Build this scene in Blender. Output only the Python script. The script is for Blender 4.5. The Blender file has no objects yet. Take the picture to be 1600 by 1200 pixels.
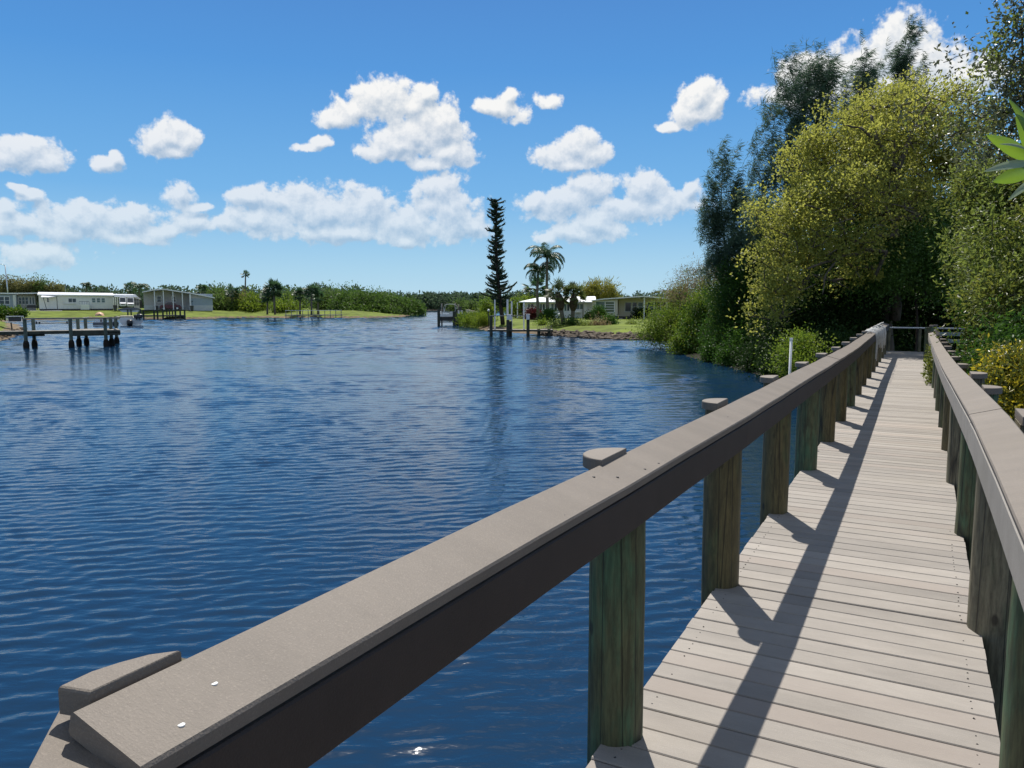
import bpy, bmesh, math, random
import numpy as np
from mathutils import Vector, Matrix

SC = bpy.context.scene
COL = SC.collection
R = math.radians

# ------------------------------------------------------------------ camera
EYE = np.array([0.0, 0.0, 2.6])           # eye 1.6 m above the deck, deck 1 m above the water (z = 0)
PITCH = R(5.947); YAW = R(27.944)         # the walkway runs along +Y, the view looks 28 deg left of it
FW = np.array([-math.sin(YAW), math.cos(YAW), 0.0]); RT = np.array([math.cos(YAW), math.sin(YAW), 0.0])
UP = np.array([0, 0, 1.0])
FD = FW*math.cos(PITCH) - UP*math.sin(PITCH); UD = UP*math.cos(PITCH) + FW*math.sin(PITCH)
cam_d = bpy.data.cameras.new('camera'); cam = bpy.data.objects.new('camera', cam_d); COL.objects.link(cam)
cam_d.sensor_width = 36; cam_d.lens = 27.0; cam_d.clip_start = 0.05; cam_d.clip_end = 20000
cam.matrix_world = Matrix(((RT[0], UD[0], -FD[0], EYE[0]), (RT[1], UD[1], -FD[1], EYE[1]), (RT[2], UD[2], -FD[2], EYE[2]), (0, 0, 0, 1)))
SC.camera = cam

def ray(x, y):
    return FD + RT*(x-800)/1200.0 + UD*(600-y)/1200.0
def at(x, y, D):                            # the point D metres ahead seen at (x, y) of the 1600 x 1200 photograph
    d = ray(x, y); return EYE + d*(D/float(d@FW))
def on(x, y, z=0.0):                        # the point at height z seen at (x, y)
    d = ray(x, y); return EYE + d*((z-EYE[2])/d[2])
def hd(u, v, z=0.0):                        # u metres to the right of the heading, v metres along it
    return EYE*np.array([1, 1, 0]) + RT*u + FW*v + UP*z

# ------------------------------------------------------------------ sun, sky, exposure
SUNV = np.array([-0.35, 0.60, 1.0]); SUNV /= np.linalg.norm(SUNV)
SUN_EL = math.asin(SUNV[2]); SUN_AZ = math.atan2(SUNV[0], SUNV[1])     # clockwise from +Y
sl = bpy.data.lights.new('sun', 'SUN'); sl.energy = 4.8; sl.angle = R(0.53); sl.color = (1.0, 0.955, 0.88)
so = bpy.data.objects.new('sun', sl); COL.objects.link(so)
so.rotation_euler = Vector(SUNV).to_track_quat('Z', 'Y').to_euler()
SC.view_settings.view_transform = 'Standard'; SC.view_settings.look = 'None'
SC.view_settings.exposure = 0.35; SC.view_settings.gamma = 1.0
SC.cycles.max_bounces = 7; SC.cycles.diffuse_bounces = 3; SC.cycles.glossy_bounces = 3
SC.cycles.transmission_bounces = 3; SC.cycles.transparent_max_bounces = 6
SC.cycles.sample_clamp_direct = 12; SC.cycles.sample_clamp_indirect = 4; SC.cycles.caustics_reflective = False

class NT:                                   # small node-tree writer
    def __init__(s, tree): s.t = tree; s.n = tree.nodes; s.l = tree.links
    def add(s, typ, inp=None, **kw):
        n = s.n.new(typ)
        for k, v in kw.items(): setattr(n, k, v)
        for k, v in (inp or {}).items():
            sock = n.inputs[k]
            if isinstance(v, bpy.types.NodeSocket): s.l.new(v, sock)
            else: sock.default_value = v
        return n
    def m(s, op, a, b=0.0, c=None, clamp=False):
        i = {0: a, 1: b}
        if c is not None: i[2] = c
        return s.add('ShaderNodeMath', i, operation=op, use_clamp=clamp).outputs[0]
    def v(s, op, a, b=(0, 0, 0), c=None):
        i = {0: a, 1: b}
        if c is not None: i[2] = c
        n = s.add('ShaderNodeVectorMath', i, operation=op)
        return n.outputs['Value'] if op in ('LENGTH', 'DOT_PRODUCT', 'DISTANCE') else n.outputs[0]
    def mix(s, f, a, b, blend='MIX'):
        n = s.add('ShaderNodeMix', data_type='RGBA', blend_type=blend)
        for k, v in ((0, f), (6, a), (7, b)):
            if isinstance(v, bpy.types.NodeSocket): s.l.new(v, n.inputs[k])
            else: n.inputs[k].default_value = v if k == 0 or len(v) == 4 else (*v, 1)
        return n.outputs[2]
    def rng(s, x, a, b, c=0.0, d=1.0, smooth=False):
        n = s.add('ShaderNodeMapRange', {0: x, 1: a, 2: b, 3: c, 4: d}, interpolation_type='SMOOTHSTEP' if smooth else 'LINEAR')
        return n.outputs[0]
    def noise(s, vec, scale, detail=4.0, rough=0.55, dist=0.0):
        return s.add('ShaderNodeTexNoise', {'Vector': vec, 'Scale': scale, 'Detail': detail, 'Roughness': rough, 'Distortion': dist})

# clouds: each a handful of lobes (azimuth, elevation and radii seen from the ground), broken up by fractal noise
CLOUDS = [
 (600,158,52,32),(560,172,44,22),(525,188,40,15),(640,166,42,26),(657,150,24,18),(690,200,44,40),(650,208,50,32),(700,238,40,24),(625,226,52,20),(588,236,32,13),(682,256,44,12),
 (905,233,46,26),(870,245,38,20),(932,240,28,15),(890,258,50,9),
 (1095,150,32,26),(1085,175,42,20),(1052,194,26,8),(1117,160,15,26),
 (265,213,40,24),(240,220,26,18),(290,224,26,16),(268,236,36,9),
 (35,238,48,22),(0,242,40,22),(62,250,28,14),(160,252,24,10),(181,244,9,11),
 (782,170,38,20),(797,150,13,12),(760,168,18,14),(855,157,26,11),(480,230,22,7),(500,222,16,9),
 (920,293,36,24),(880,320,62,26),(838,318,30,13),(1005,290,36,25),(980,325,64,24),(1060,315,42,22),(1083,298,16,16),(930,352,56,22),(895,368,52,13),(858,375,28,9),
 (440,312,50,24),(500,332,80,38),(575,325,48,36),(400,345,52,24),(385,310,32,15),(350,352,20,12),(690,298,44,34),(702,335,54,44),(635,350,58,30),(738,356,38,18),(632,376,22,13),(530,360,100,16),
 (30,352,40,18),(120,352,64,30),(190,346,62,28),(255,362,44,14),(300,350,26,14),(60,396,54,18),(280,303,20,18),(308,326,20,7),(205,372,60,9),
 (47,302,20,8),(28,292,12,6),(8,325,12,14),
 (1392,82,58,42),(1428,92,44,36),(1262,120,56,30),(1335,116,78,36),(1440,128,100,34),(1508,118,40,26),(1335,136,126,26)]
rs = random.Random(11)
def lobe(x, y, rx, ry):
    d = ray(x, y); d = d/np.linalg.norm(d)
    return (math.atan2(d[0], d[1]), math.asin(d[2]), rx/1200.0*1.06, ry/1200.0*1.12)
LOBES = [lobe(*c) for c in CLOUDS]
world = bpy.data.worlds.new('World'); SC.world = world; world.use_nodes = True
world.cycles.sampling_method = 'MANUAL'; world.cycles.sample_map_resolution = 512
W = NT(world.node_tree); W.n.clear()
def cloud_group(name, lobes):
    grp = bpy.data.node_groups.new(name, 'ShaderNodeTree')
    grp.interface.new_socket('P', in_out='INPUT', socket_type='NodeSocketVector')
    grp.interface.new_socket('F', in_out='OUTPUT', socket_type='NodeSocketFloat')
    G = NT(grp); gi = G.add('NodeGroupInput'); go = G.add('NodeGroupOutput'); P = gi.outputs[0]
    n1 = G.noise(P, 16.0, 3.0, 0.5).outputs['Color']
    Pw = G.v('MULTIPLY_ADD', G.v('SUBTRACT', n1, (.5, .5, .5)), (.030, .018, 0), P)
    acc = None
    for (a, e, rx, ry) in lobes:
        L = G.v('LENGTH', G.v('MULTIPLY_ADD', Pw, (1/rx, 1/ry, 0), (-a/rx, -e/ry, 0)))
        acc = L if acc is None else G.add('ShaderNodeMath', {0: acc, 1: L, 2: 0.35}, operation='SMOOTH_MIN').outputs[0]
    vo = G.add('ShaderNodeTexVoronoi', {'Vector': Pw, 'Scale': 26.0, 'Detail': 3.0, 'Roughness': 0.55, 'Lacunarity': 2.3}, voronoi_dimensions='2D', feature='F1', normalize=True).outputs['Distance']
    fb = G.noise(P, 42.0, 7.0, 0.60).outputs['Fac']
    nz = G.m('ADD', G.m('MULTIPLY', fb, 0.62), G.m('MULTIPLY', G.m('SUBTRACT', 0.92, vo), 0.42))
    F = G.m('ADD', G.m('SUBTRACT', 0.86, acc), G.m('MULTIPLY', G.m('SUBTRACT', nz, 0.5), 2.6))
    G.l.new(F, go.inputs[0]); return grp
tc = W.add('ShaderNodeTexCoord').outputs['Generated']
sx = W.add('ShaderNodeSeparateXYZ', {0: tc})
az = W.m('ARCTAN2', sx.outputs[0], sx.outputs[1]); el = W.m('ARCSINE', sx.outputs[2])
Pv = W.add('ShaderNodeCombineXYZ', {0: az, 1: el, 2: 0.0}).outputs[0]
Ps = W.v('ADD', Pv, (-0.003, 0.009, 0))
sky = W.add('ShaderNodeTexSky', sky_type='NISHITA', sun_disc=False, sun_elevation=SUN_EL, sun_rotation=SUN_AZ,
            altitude=0.0, air_density=1.0, dust_density=0.3, ozone_density=1.5)
gr = W.add('ShaderNodeValToRGB', {0: W.m('MULTIPLY', el, 2.2)})       # the clear blue of this day's air, by elevation
cr = gr.color_ramp; cr.elements[0].position = 0.0; cr.elements[0].color = (.40, .67, .86, 1); cr.elements[1].position = 1.0; cr.elements[1].color = (.045, .19, .56, 1)
for p_, c_ in ((.10, (.32, .60, .84, 1)), (.30, (.135, .42, .80, 1)), (.62, (.062, .29, .71, 1))):
    e_ = cr.elements.new(p_); e_.color = c_
blue = W.v('SCALE', gr.outputs[0]); W.n[-1].inputs['Scale'].default_value = 8.0
skc = W.mix(W.rng(el, 0.40, 1.0, 0.90, 0.0), W.mix(1.0, sky.outputs[0], (1.05, .90, .72), 'MULTIPLY'), blue)
far = W.rng(el, 0.03, 0.24, 0.45, 1.0)
def shade(F0, F1, cov):
    cover = W.rng(F0, -0.04, 0.34, 0, 1, True)
    lit = W.m('ADD', 0.64, W.m('MULTIPLY', W.m('SUBTRACT', F0, F1), 1.15))
    lit = W.m('SUBTRACT', lit, W.rng(F0, 0.3, 1.5, 0.0, 0.24), clamp=True)
    ccol = W.mix(lit, (3.3, 4.1, 5.1), (7.3, 7.3, 7.25))
    c = W.mix(W.m('MULTIPLY', cover, cov), skc, ccol)
    return W.add('ShaderNodeBackground', {'Color': c, 'Strength': 0.1}).outputs[0]
# the rest of the sky: scattered fair-weather cloud from noise
nA = W.noise(W.v('MULTIPLY', Pv, (1, 1.7, 1)), 3.1, 7.0, .55).outputs['Fac']; nB = W.noise(W.v('MULTIPLY', Ps, (1, 1.7, 1)), 3.1, 7.0, .55).outputs['Fac']
thr = W.rng(W.m('COSINE', W.m('ADD', az, YAW)), -.6, .3, .48, .60)       # unseen cloud thickened behind the camera, added to whiten and brighten the fill
out = shade(W.m('MULTIPLY', W.m('SUBTRACT', nA, thr), 7.0), W.m('MULTIPLY', W.m('SUBTRACT', nB, thr), 7.0), 0.9)
HA = -YAW                                   # azimuth of the view; four sectors of sky, each with its own clouds
edges = [HA-.68, HA-.34, HA-.07, HA+.19, HA+.68]
for k in range(4):
    ls = [l for l in LOBES if l[0]+l[2]*1.7 > edges[k]-.03 and l[0]-l[2]*1.7 < edges[k+1]+.03]
    g_ = cloud_group('cloud_field', ls); fs = []
    for p_ in (Pv, Ps):
        gn = W.add('ShaderNodeGroup', node_tree=g_); W.l.new(p_, gn.inputs[0]); fs.append(gn.outputs[0])
    sh = shade(fs[0], fs[1], far)
    ins = W.m('MULTIPLY', W.m('MULTIPLY', W.m('GREATER_THAN', az, edges[k]), W.m('LESS_THAN', az, edges[k+1])), W.m('MULTIPLY', W.m('GREATER_THAN', el, 0.0), W.m('LESS_THAN', el, 0.42)))
    mx = W.add('ShaderNodeMixShader', {0: ins}); W.l.new(out, mx.inputs[1]); W.l.new(sh, mx.inputs[2]); out = mx.outputs[0]
wo = W.add('ShaderNodeOutputWorld'); W.l.new(out, wo.inputs[0])

# ------------------------------------------------------------------ objects, parts, labels
ORG = {}
def place(o, parent):
    COL.objects.link(o)
    if parent is not None:
        o.parent = parent; ORG[o.name] = ORG[parent.name]
def thing(name, label, cat, loc=(0, 0, 0), rz=0.0, group=None):
    o = bpy.data.objects.new(name, None); COL.objects.link(o)
    o.empty_display_size = 0.3; o.location = loc; o.rotation_euler = (0, 0, rz)
    ORG[o.name] = (np.array(loc, float), rz)
    o['label'] = label; o['category'] = cat
    if group: o['group'] = group
    return o
def tag(o, label, cat, group=None):
    o['label'] = label; o['category'] = cat
    if group: o['group'] = group
    return o
def local(V, parent):
    if parent is None: return V
    L, rz = ORG[parent.name]
    v = V - L; c, s = math.cos(-rz), math.sin(-rz)
    return np.stack([v[:, 0]*c - v[:, 1]*s, v[:, 0]*s + v[:, 1]*c, v[:, 2]], 1)
def rebase(o, loc):                         # give a one-mesh thing its origin at its base
    loc = Vector([float(a) for a in loc])
    o.data.transform(Matrix.Translation(-loc)); o.location = loc
    ORG[o.name] = (np.array(loc), 0.0)

class MB:                                   # collects vertices and faces, then links them as ONE mesh object
    def __init__(s): s.v = []; s.f = []
    def add(s, vs, fs):
        b = len(s.v); s.v.extend([tuple(map(float, p)) for p in vs]); s.f.extend([tuple(i+b for i in f) for f in fs]); return s
    def box(s, x0, x1, y0, y1, z0, z1):
        return s.add([(x0,y0,z0),(x1,y0,z0),(x1,y1,z0),(x0,y1,z0),(x0,y0,z1),(x1,y0,z1),(x1,y1,z1),(x0,y1,z1)],
                     [(3,2,1,0),(4,5,6,7),(0,1,5,4),(1,2,6,5),(2,3,7,6),(3,0,4,7)])
    def hexa(s, p):                          # eight corners, bottom ring then top ring
        return s.add(p, [(3,2,1,0),(4,5,6,7),(0,1,5,4),(1,2,6,5),(2,3,7,6),(3,0,4,7)])
    def prism(s, poly, z0, z1):              # polygon in plan, extruded up
        n = len(poly)
        return s.add([(x, y, z0) for x, y in poly] + [(x, y, z1) for x, y in poly],
                     [tuple(range(n-1, -1, -1)), tuple(range(n, 2*n))] + [(i, (i+1) % n, n+(i+1) % n, n+i) for i in range(n)])
    def slab(s, poly, z0, z1, e=.005):      # a flat board of any outline with its top edge eased
        P = np.array(poly, float); c = P.mean(0); q = [c + (p-c)*(1 - e/max(.02, np.linalg.norm(p-c))) for p in P]
        r = [c + (p-c)*(1 - e*.35/max(.02, np.linalg.norm(p-c))) for p in P]
        return s.sweep([[(x, y, z0) for x, y in P], [(x, y, z1-e) for x, y in P], [(x, y, z1-e*.35) for x, y in r], [(x, y, z1) for x, y in q]])
    def prof(s, poly, y0, y1):               # outline in the (x, z) plane, extruded along y
        n = len(poly)
        return s.add([(x, y0, z) for x, z in poly] + [(x, y1, z) for x, z in poly],
                     [tuple(range(n)), tuple(range(2*n-1, n-1, -1))] + [(i, n+i, n+(i+1) % n, (i+1) % n) for i in range(n)])
    def sweep(s, secs, cap=True):            # rings of equal length joined in order
        n = len(secs[0]); b = []; fs = []
        for r in secs: b.extend(r)
        for k in range(len(secs)-1):
            for i in range(n): fs.append((k*n+i, k*n+(i+1) % n, (k+1)*n+(i+1) % n, (k+1)*n+i))
        if cap: fs.append(tuple(range(n-1, -1, -1))); fs.append(tuple(range((len(secs)-1)*n, len(secs)*n)))
        return s.add(b, fs)
    def tube(s, path, rad, n=8, cap=True):
        path = [np.array(p, float) for p in path]; secs = []
        for i, p in enumerate(path):
            d = path[min(i+1, len(path)-1)] - path[max(i-1, 0)]; d = d/(np.linalg.norm(d)+1e-9)
            a = np.array([1, 0, 0]) if abs(d[0]) < 0.8 else np.array([0, 1, 0])
            u = np.cross(d, a); u /= np.linalg.norm(u); w = np.cross(d, u)
            r = rad[i] if hasattr(rad, '__len__') else rad
            secs.append([p + r*(u*math.cos(2*math.pi*k/n) + w*math.sin(2*math.pi*k/n)) for k in range(n)])
        return s.sweep(secs, cap)
    def ball(s, c, r, n=10, m=6):
        secs = [[(c[0]+r[0]*math.sin(math.pi*(j+.02)/(m+.04))*math.cos(2*math.pi*k/n), c[1]+r[1]*math.sin(math.pi*(j+.02)/(m+.04))*math.sin(2*math.pi*k/n),
                  c[2]-r[2]*math.cos(math.pi*(j+.02)/(m+.04))) for k in range(n)] for j in range(m+1)]
        return s.sweep(secs)
    def build(s, name, mat, parent=None, smooth=False, world=False, bevel=0.0, auto=None):
        V = np.array(s.v, float)
        if world: V = local(V, parent)
        me = bpy.data.meshes.new(name); me.from_pydata(V.tolist(), [], s.f)
        bm = bmesh.new(); bm.from_mesh(me); bmesh.ops.recalc_face_normals(bm, faces=bm.faces)
        if bevel: bmesh.ops.bevel(bm, geom=list(bm.edges), offset=bevel, segments=2, affect='EDGES', clamp_overlap=True)
        bm.to_mesh(me); bm.free()
        if smooth: me.polygons.foreach_set('use_smooth', [True]*len(me.polygons))
        if mat is not None: me.materials.append(mat)
        o = bpy.data.objects.new(name, me); place(o, parent)
        if auto and smooth: me.set_sharp_from_angle(angle=R(auto))
        return o

def np_mesh(name, V, faces, mat, parent=None, smooth=False):
    """V (n,3), faces (m,k) all of one size, as a fast mesh"""
    me = bpy.data.meshes.new(name); m, k = faces.shape
    me.vertices.add(len(V)); me.vertices.foreach_set('co', np.ascontiguousarray(V, np.float32).ravel())
    me.loops.add(m*k); me.loops.foreach_set('vertex_index', np.ascontiguousarray(faces, np.int32).ravel())
    me.polygons.add(m); me.polygons.foreach_set('loop_start', np.arange(0, m*k, k, dtype=np.int32))
    me.polygons.foreach_set('use_smooth', np.full(m, smooth))
    me.update(calc_edges=True)
    if mat is not None: me.materials.append(mat)
    o = bpy.data.objects.new(name, me); place(o, parent); return o

# ------------------------------------------------------------------ materials
MATS = {}
def mat(name, col, rough=0.6, spec=0.4, metal=0.0, var=0.0, scale=4.0, bump=0.0, bscale=40.0, stretch=(1, 1, 1), speck=0.0, island=0.0):
    if name in MATS: return MATS[name]
    m = bpy.data.materials.new(name); m.use_nodes = True; T = NT(m.node_tree); T.n.clear()
    co = T.add('ShaderNodeTexCoord').outputs['Object']
    co = T.v('MULTIPLY', co, stretch)
    c = (*col, 1)
    if var:
        nz = T.noise(co, scale, 6.0, 0.6).outputs['Fac']
        c = T.mix(T.rng(nz, .3, .7), tuple(x*(1-var) for x in col), tuple(min(1, x*(1+var)) for x in col))
    if speck:
        n2 = T.noise(co, bscale*4, 2.0, 0.5).outputs['Fac']
        base = c if isinstance(c, bpy.types.NodeSocket) else c
        c = T.mix(T.m('MULTIPLY', T.rng(n2, .45, .75), speck), base, tuple(min(1, x*1.7) for x in col))
    if island:
        g = T.add('ShaderNodeNewGeometry').outputs['Random Per Island']
        c = T.mix(1.0, c, T.add('ShaderNodeCombineColor', {0: T.rng(g, 0, 1, 1-island, 1+island), 1: T.rng(g, 0, 1, 1-island, 1+island), 2: T.rng(g, 0, 1, 1-island*1.1, 1+island*.9)}).outputs[0], 'MULTIPLY')
    bs = T.add('ShaderNodeBsdfPrincipled', {'Roughness': rough, 'Metallic': metal, 'Specular IOR Level': spec})
    if isinstance(c, bpy.types.NodeSocket): T.l.new(c, bs.inputs['Base Color'])
    else: bs.inputs['Base Color'].default_value = c
    if bump:
        nb = T.noise(co, bscale, 4.0, 0.6).outputs['Fac']
        b = T.add('ShaderNodeBump', {'Strength': bump, 'Distance': 0.01, 'Height': nb}); T.l.new(b.outputs[0], bs.inputs['Normal'])
    o = T.add('ShaderNodeOutputMaterial'); T.l.new(bs.outputs[0], o.inputs[0])
    MATS[name] = m; return m

def leaf_mat(name, a, b, trans=0.35, rough=0.5, spec=0.35, tcol=None, clump=0.6):
    if name in MATS: return MATS[name]
    m = bpy.data.materials.new(name); m.use_nodes = True; T = NT(m.node_tree); T.n.clear()
    g = T.add('ShaderNodeNewGeometry').outputs['Random Per Island']
    co = T.add('ShaderNodeTexCoord').outputs['Object']
    nz = T.noise(co, clump, 3.0, 0.6).outputs['Fac']
    f = T.m('ADD', T.m('MULTIPLY', g, 0.55), T.m('MULTIPLY', T.rng(nz, .35, .65), 0.45), clamp=True)
    c = T.mix(f, a, b)
    bs = T.add('ShaderNodeBsdfPrincipled', {'Base Color': c, 'Roughness': rough, 'Specular IOR Level': spec})
    tc_ = T.mix(f, tuple(x*1.5 for x in (tcol or a)), tuple(x*1.5 for x in (tcol or b)))
    tr = T.add('ShaderNodeBsdfTranslucent', {'Color': tc_})
    mx = T.add('ShaderNodeMixShader', {0: trans}); T.l.new(bs.outputs[0], mx.inputs[1]); T.l.new(tr.outputs[0], mx.inputs[2])
    o = T.add('ShaderNodeOutputMaterial'); T.l.new(mx.outputs[0], o.inputs[0])
    MATS[name] = m; return m

def wood_post_mat(name, greens, brown, amount):
    """pressure-treated round pile: green tint in streaks, grain, checks and knots"""
    m = bpy.data.materials.new(name); m.use_nodes = True; T = NT(m.node_tree); T.n.clear()
    co = T.add('ShaderNodeTexCoord').outputs['Object']
    rnd = T.add('ShaderNodeObjectInfo').outputs['Random']
    off = T.v('ADD', co, T.add('ShaderNodeCombineXYZ', {0: T.m('MULTIPLY', rnd, 37.0), 1: T.m('MULTIPLY', rnd, 11.0), 2: 0.0}).outputs[0])
    st = T.v('MULTIPLY', off, (1, 1, 0.13))
    grain = T.noise(st, 46.0, 7.0, 0.7, 0.2).outputs['Fac']
    big = T.noise(T.v('MULTIPLY', off, (1, 1, 0.22)), 9.0, 5.0, 0.65).outputs['Fac']
    stain = T.noise(T.v('MULTIPLY', off, (1, 1, 0.5)), 5.0, 5.0, 0.7).outputs['Fac']
    c = T.mix(T.rng(big, .5-amount, .70-amount), brown, greens)
    c = T.mix(T.m('MULTIPLY', T.rng(grain, .62, .38), .62), c, (0.018, 0.014, 0.006))
    c = T.mix(T.m('MULTIPLY', T.rng(stain, .56, .70), .65), c, (0.02, 0.015, 0.007))
    kn = T.add('ShaderNodeTexVoronoi', {'Vector': T.v('MULTIPLY', off, (1, 1, .55)), 'Scale': 5.5}, feature='F1').outputs['Distance']
    c = T.mix(T.m('MULTIPLY', T.rng(kn, .11, .06), .8), c, (0.018, 0.012, 0.006))
    gz = T.add('ShaderNodeSeparateXYZ', {0: co}).outputs[2]
    c = T.mix(T.m('MULTIPLY', T.rng(T.m('ADD', gz, T.m('MULTIPLY', stain, .5)), .75, .1), .75), c, (0.022, 0.024, 0.012))
    crack = T.add('ShaderNodeTexVoronoi', {'Vector': T.v('MULTIPLY', off, (1, 1, 0.035)), 'Scale': 10.0}, feature='DISTANCE_TO_EDGE').outputs[0]
    cr = T.rng(crack, 0.0, 0.028, 0.1, 1.0)
    c = T.mix(cr, (0.012, 0.01, 0.006), c)
    bs = T.add('ShaderNodeBsdfPrincipled', {'Base Color': c, 'Roughness': 0.62, 'Specular IOR Level': 0.45})
    h = T.m('ADD', T.m('MULTIPLY', grain, 0.6), T.m('MULTIPLY', cr, 1.0))
    b = T.add('ShaderNodeBump', {'Strength': 0.6, 'Distance': 0.006, 'Height': h}); T.l.new(b.outputs[0], bs.inputs['Normal'])
    o = T.add('ShaderNodeOutputMaterial'); T.l.new(bs.outputs[0], o.inputs[0])
    MATS[name] = m; return m

# ------------------------------------------------------------------ ground, banks, water
M_bed = mat('canal_bed', (.05, .045, .03), .9, .1, var=.3)
M_grass = mat('lawn_grass', (.115, .150, .018), .85, .1, var=.45, scale=.5, bump=.6, bscale=3.0)
M_dry = mat('dry_bank', (.16, .12, .075), .9, .1, var=.45, scale=1.2, bump=.8, bscale=4.0)
M_soil = mat('mangrove_soil', (.018, .016, .010), .9, .1, var=.4, scale=1.0)
g = MB(); g.add([(-4000, -3000, -1.6), (4000, -3000, -1.6), (4000, 6000, -1.6), (-4000, 6000, -1.6)], [(0, 1, 2, 3)])
o = g.build('ground', M_bed); o['kind'] = 'structure'

def land(name, pts, ztop, bank, m_top, m_bank=None, lip=0.25, strip=None):
    """a piece of raised land: flat top, and a bank that slopes to below the water"""
    P = np.array([p[:2] for p in pts], float); n = len(P)
    area = 0.5*np.sum(P[:, 0]*np.roll(P[:, 1], -1) - np.roll(P[:, 0], -1)*P[:, 1])
    if area < 0: P = P[::-1].copy()
    # resample the outline and roughen it
    Q = []; rr = random.Random(len(name)+n)
    for i in range(n):
        a, b = P[i], P[(i+1) % n]; L = np.linalg.norm(b-a); d = np.linalg.norm((a+b)/2); k = int(min(40, max(1, L/max(.8, d*.02))))
        for j in range(k): Q.append(a + (b-a)*j/k + np.array([rr.uniform(-1, 1), rr.uniform(-1, 1)])*min(.5, d*.004)*(1 if k > 1 else 0))
    Q = np.array(Q); n = len(Q)
    T = np.roll(Q, -1, 0) - np.roll(Q, 1, 0); T /= np.linalg.norm(T, axis=1)[:, None]
    N = np.stack([-T[:, 1], T[:, 0]], 1)      # inward
    st = min(1.3, bank*.4) if strip is None else strip
    rings = [(Q - N*1.2, -1.0), (Q, 0.0), (Q + N*st, lip), (Q + N*bank, ztop)]
    vs = []; fs = []
    for q, z in rings: vs += [(x, y, z + (rr.uniform(-.05, .05) if z > 0 else 0)) for x, y in q]
    for k in range(3):
        for i in range(n): fs.append((k*n+i, k*n+(i+1) % n, (k+1)*n+(i+1) % n, (k+1)*n+i))
    if m_bank is not None:
        b = MB(); b.add(vs[:3*n], fs[:2*n]); ob = b.build('shore_bank', m_bank, None, smooth=True); ob['kind'] = 'structure'
        t = MB(); t.add(vs[2*n:], fs[:n] + [tuple(range(n, 2*n))])
    else:
        t = MB(); t.add(vs, fs + [tuple(range(3*n, 4*n))])
    ot = t.build(name, m_top); ot['kind'] = 'structure'
    return ot

def land_field(name, pts, prof, strip, trange, vrange):
    """a piece of raised land as a height field: its height follows the distance from the shoreline"""
    P = np.array([p[:2] for p in pts], float); n = len(P)
    v = [vrange[0]]
    while v[-1] < vrange[1]: v.append(v[-1]*1.0065)
    v = np.array(v); t = np.linspace(trange[0], trange[1], int((trange[1]-trange[0])*420))
    U = t[None, :]*v[:, None]; V_ = np.repeat(v[:, None], len(t), 1)
    X = U*RT[0] + V_*FW[0]; Y = U*RT[1] + V_*FW[1]; D = np.full(X.shape, 1e9); ins = np.zeros(X.shape, bool)
    for i in range(n):
        a, b = P[i], P[(i+1) % n]; e = b-a; q = np.clip(((X-a[0])*e[0] + (Y-a[1])*e[1])/(e@e), 0, 1)
        D = np.minimum(D, np.hypot(X-a[0]-q*e[0], Y-a[1]-q*e[1])); c = (a[1] > Y) != (b[1] > Y)
        with np.errstate(divide='ignore', invalid='ignore'): ins ^= c & (X < (b[0]-a[0])*(Y-a[1])/(b[1]-a[1]+1e-12) + a[0])
    r = np.random.RandomState(n); wig = .35*np.sin(X*.9+r.rand()*6) + .3*np.sin(Y*1.3+X*.4) + .25*np.sin(X*2.7-Y*1.9)
    S = np.where(ins, D, -D) + wig*.8
    Z = np.where(S > 0, np.interp(S, [a for a, _ in prof], [b for _, b in prof]), S*.5) + .03*np.sin(X*1.7)*np.sin(Y*1.3)
    idx = np.arange(X.size).reshape(X.shape); F = np.stack([idx[:-1, :-1], idx[:-1, 1:], idx[1:, 1:], idx[1:, :-1]], -1).reshape(-1, 4)
    Sf = S.ravel()[F]; keep = Sf.max(1) > -2.0; bankf = keep & (Sf.mean(1) < strip)
    pts3 = np.stack([X, Y, Z], -1).reshape(-1, 3)
    for nm, m, sel in ((name, M_grass, keep & ~bankf), ('shore_bank', M_dry, bankf)):
        f = F[sel]; u, inv = np.unique(f, return_inverse=True); o = np_mesh(nm, pts3[u], inv.reshape(f.shape), m, None, True); o['kind'] = 'structure'

far_l = [hd(-1500, 292), hd(-420, 300), hd(-200, 290), hd(-95, 287), hd(-40, 286), hd(-5, 288), hd(60, 300), hd(600, 300), hd(1800, 300), hd(2500, 3500), hd(-2500, 3500)]
land('far_land', far_l, .6, 3.0, M_soil)
left_pts = [hd(-260, 96), on(-60, 505), on(10, 503), on(40, 500.5), on(120, 498.5), on(190, 497.5), on(282, 499), on(335, 497.3), on(410, 496), on(440, 497), on(505, 496.5), on(570, 497), on(620, 495.5), on(654, 493),
            hd(-36, 190), hd(-52, 250), hd(-90, 288), hd(-400, 288)]
land_field('lawn', left_pts, [(0, 0), (.6, .28), (4, .62), (10, 1.3), (60, 1.3)], .75, (-1.0, -.085), (92, 288))
spit = [hd(-75, 45), on(-25, 538), on(0, 531), on(18, 528), on(36, 521.5), on(40, 516), on(28, 507.5), on(0, 504.5), on(-40, 504)]
land('lawn_spit', spit, .62, 2.6, M_grass, M_dry, .30, 1.6)
isl = [on(722, 507), on(735, 511), on(757, 515.5), on(790, 519.5), on(830, 521.5), on(870, 524), on(930, 528), on(1000, 530), on(1050, 532), hd(24, 58), hd(60, 90), hd(60, 200), hd(5, 200), hd(-4, 150), hd(-6.5, 112)]
land_field('lawn_island', isl, [(0, 0), (1.2, .30), (4, .66), (9, .74), (60, .74)], 1.3, (-.10, .42), (52, 200))
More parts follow.
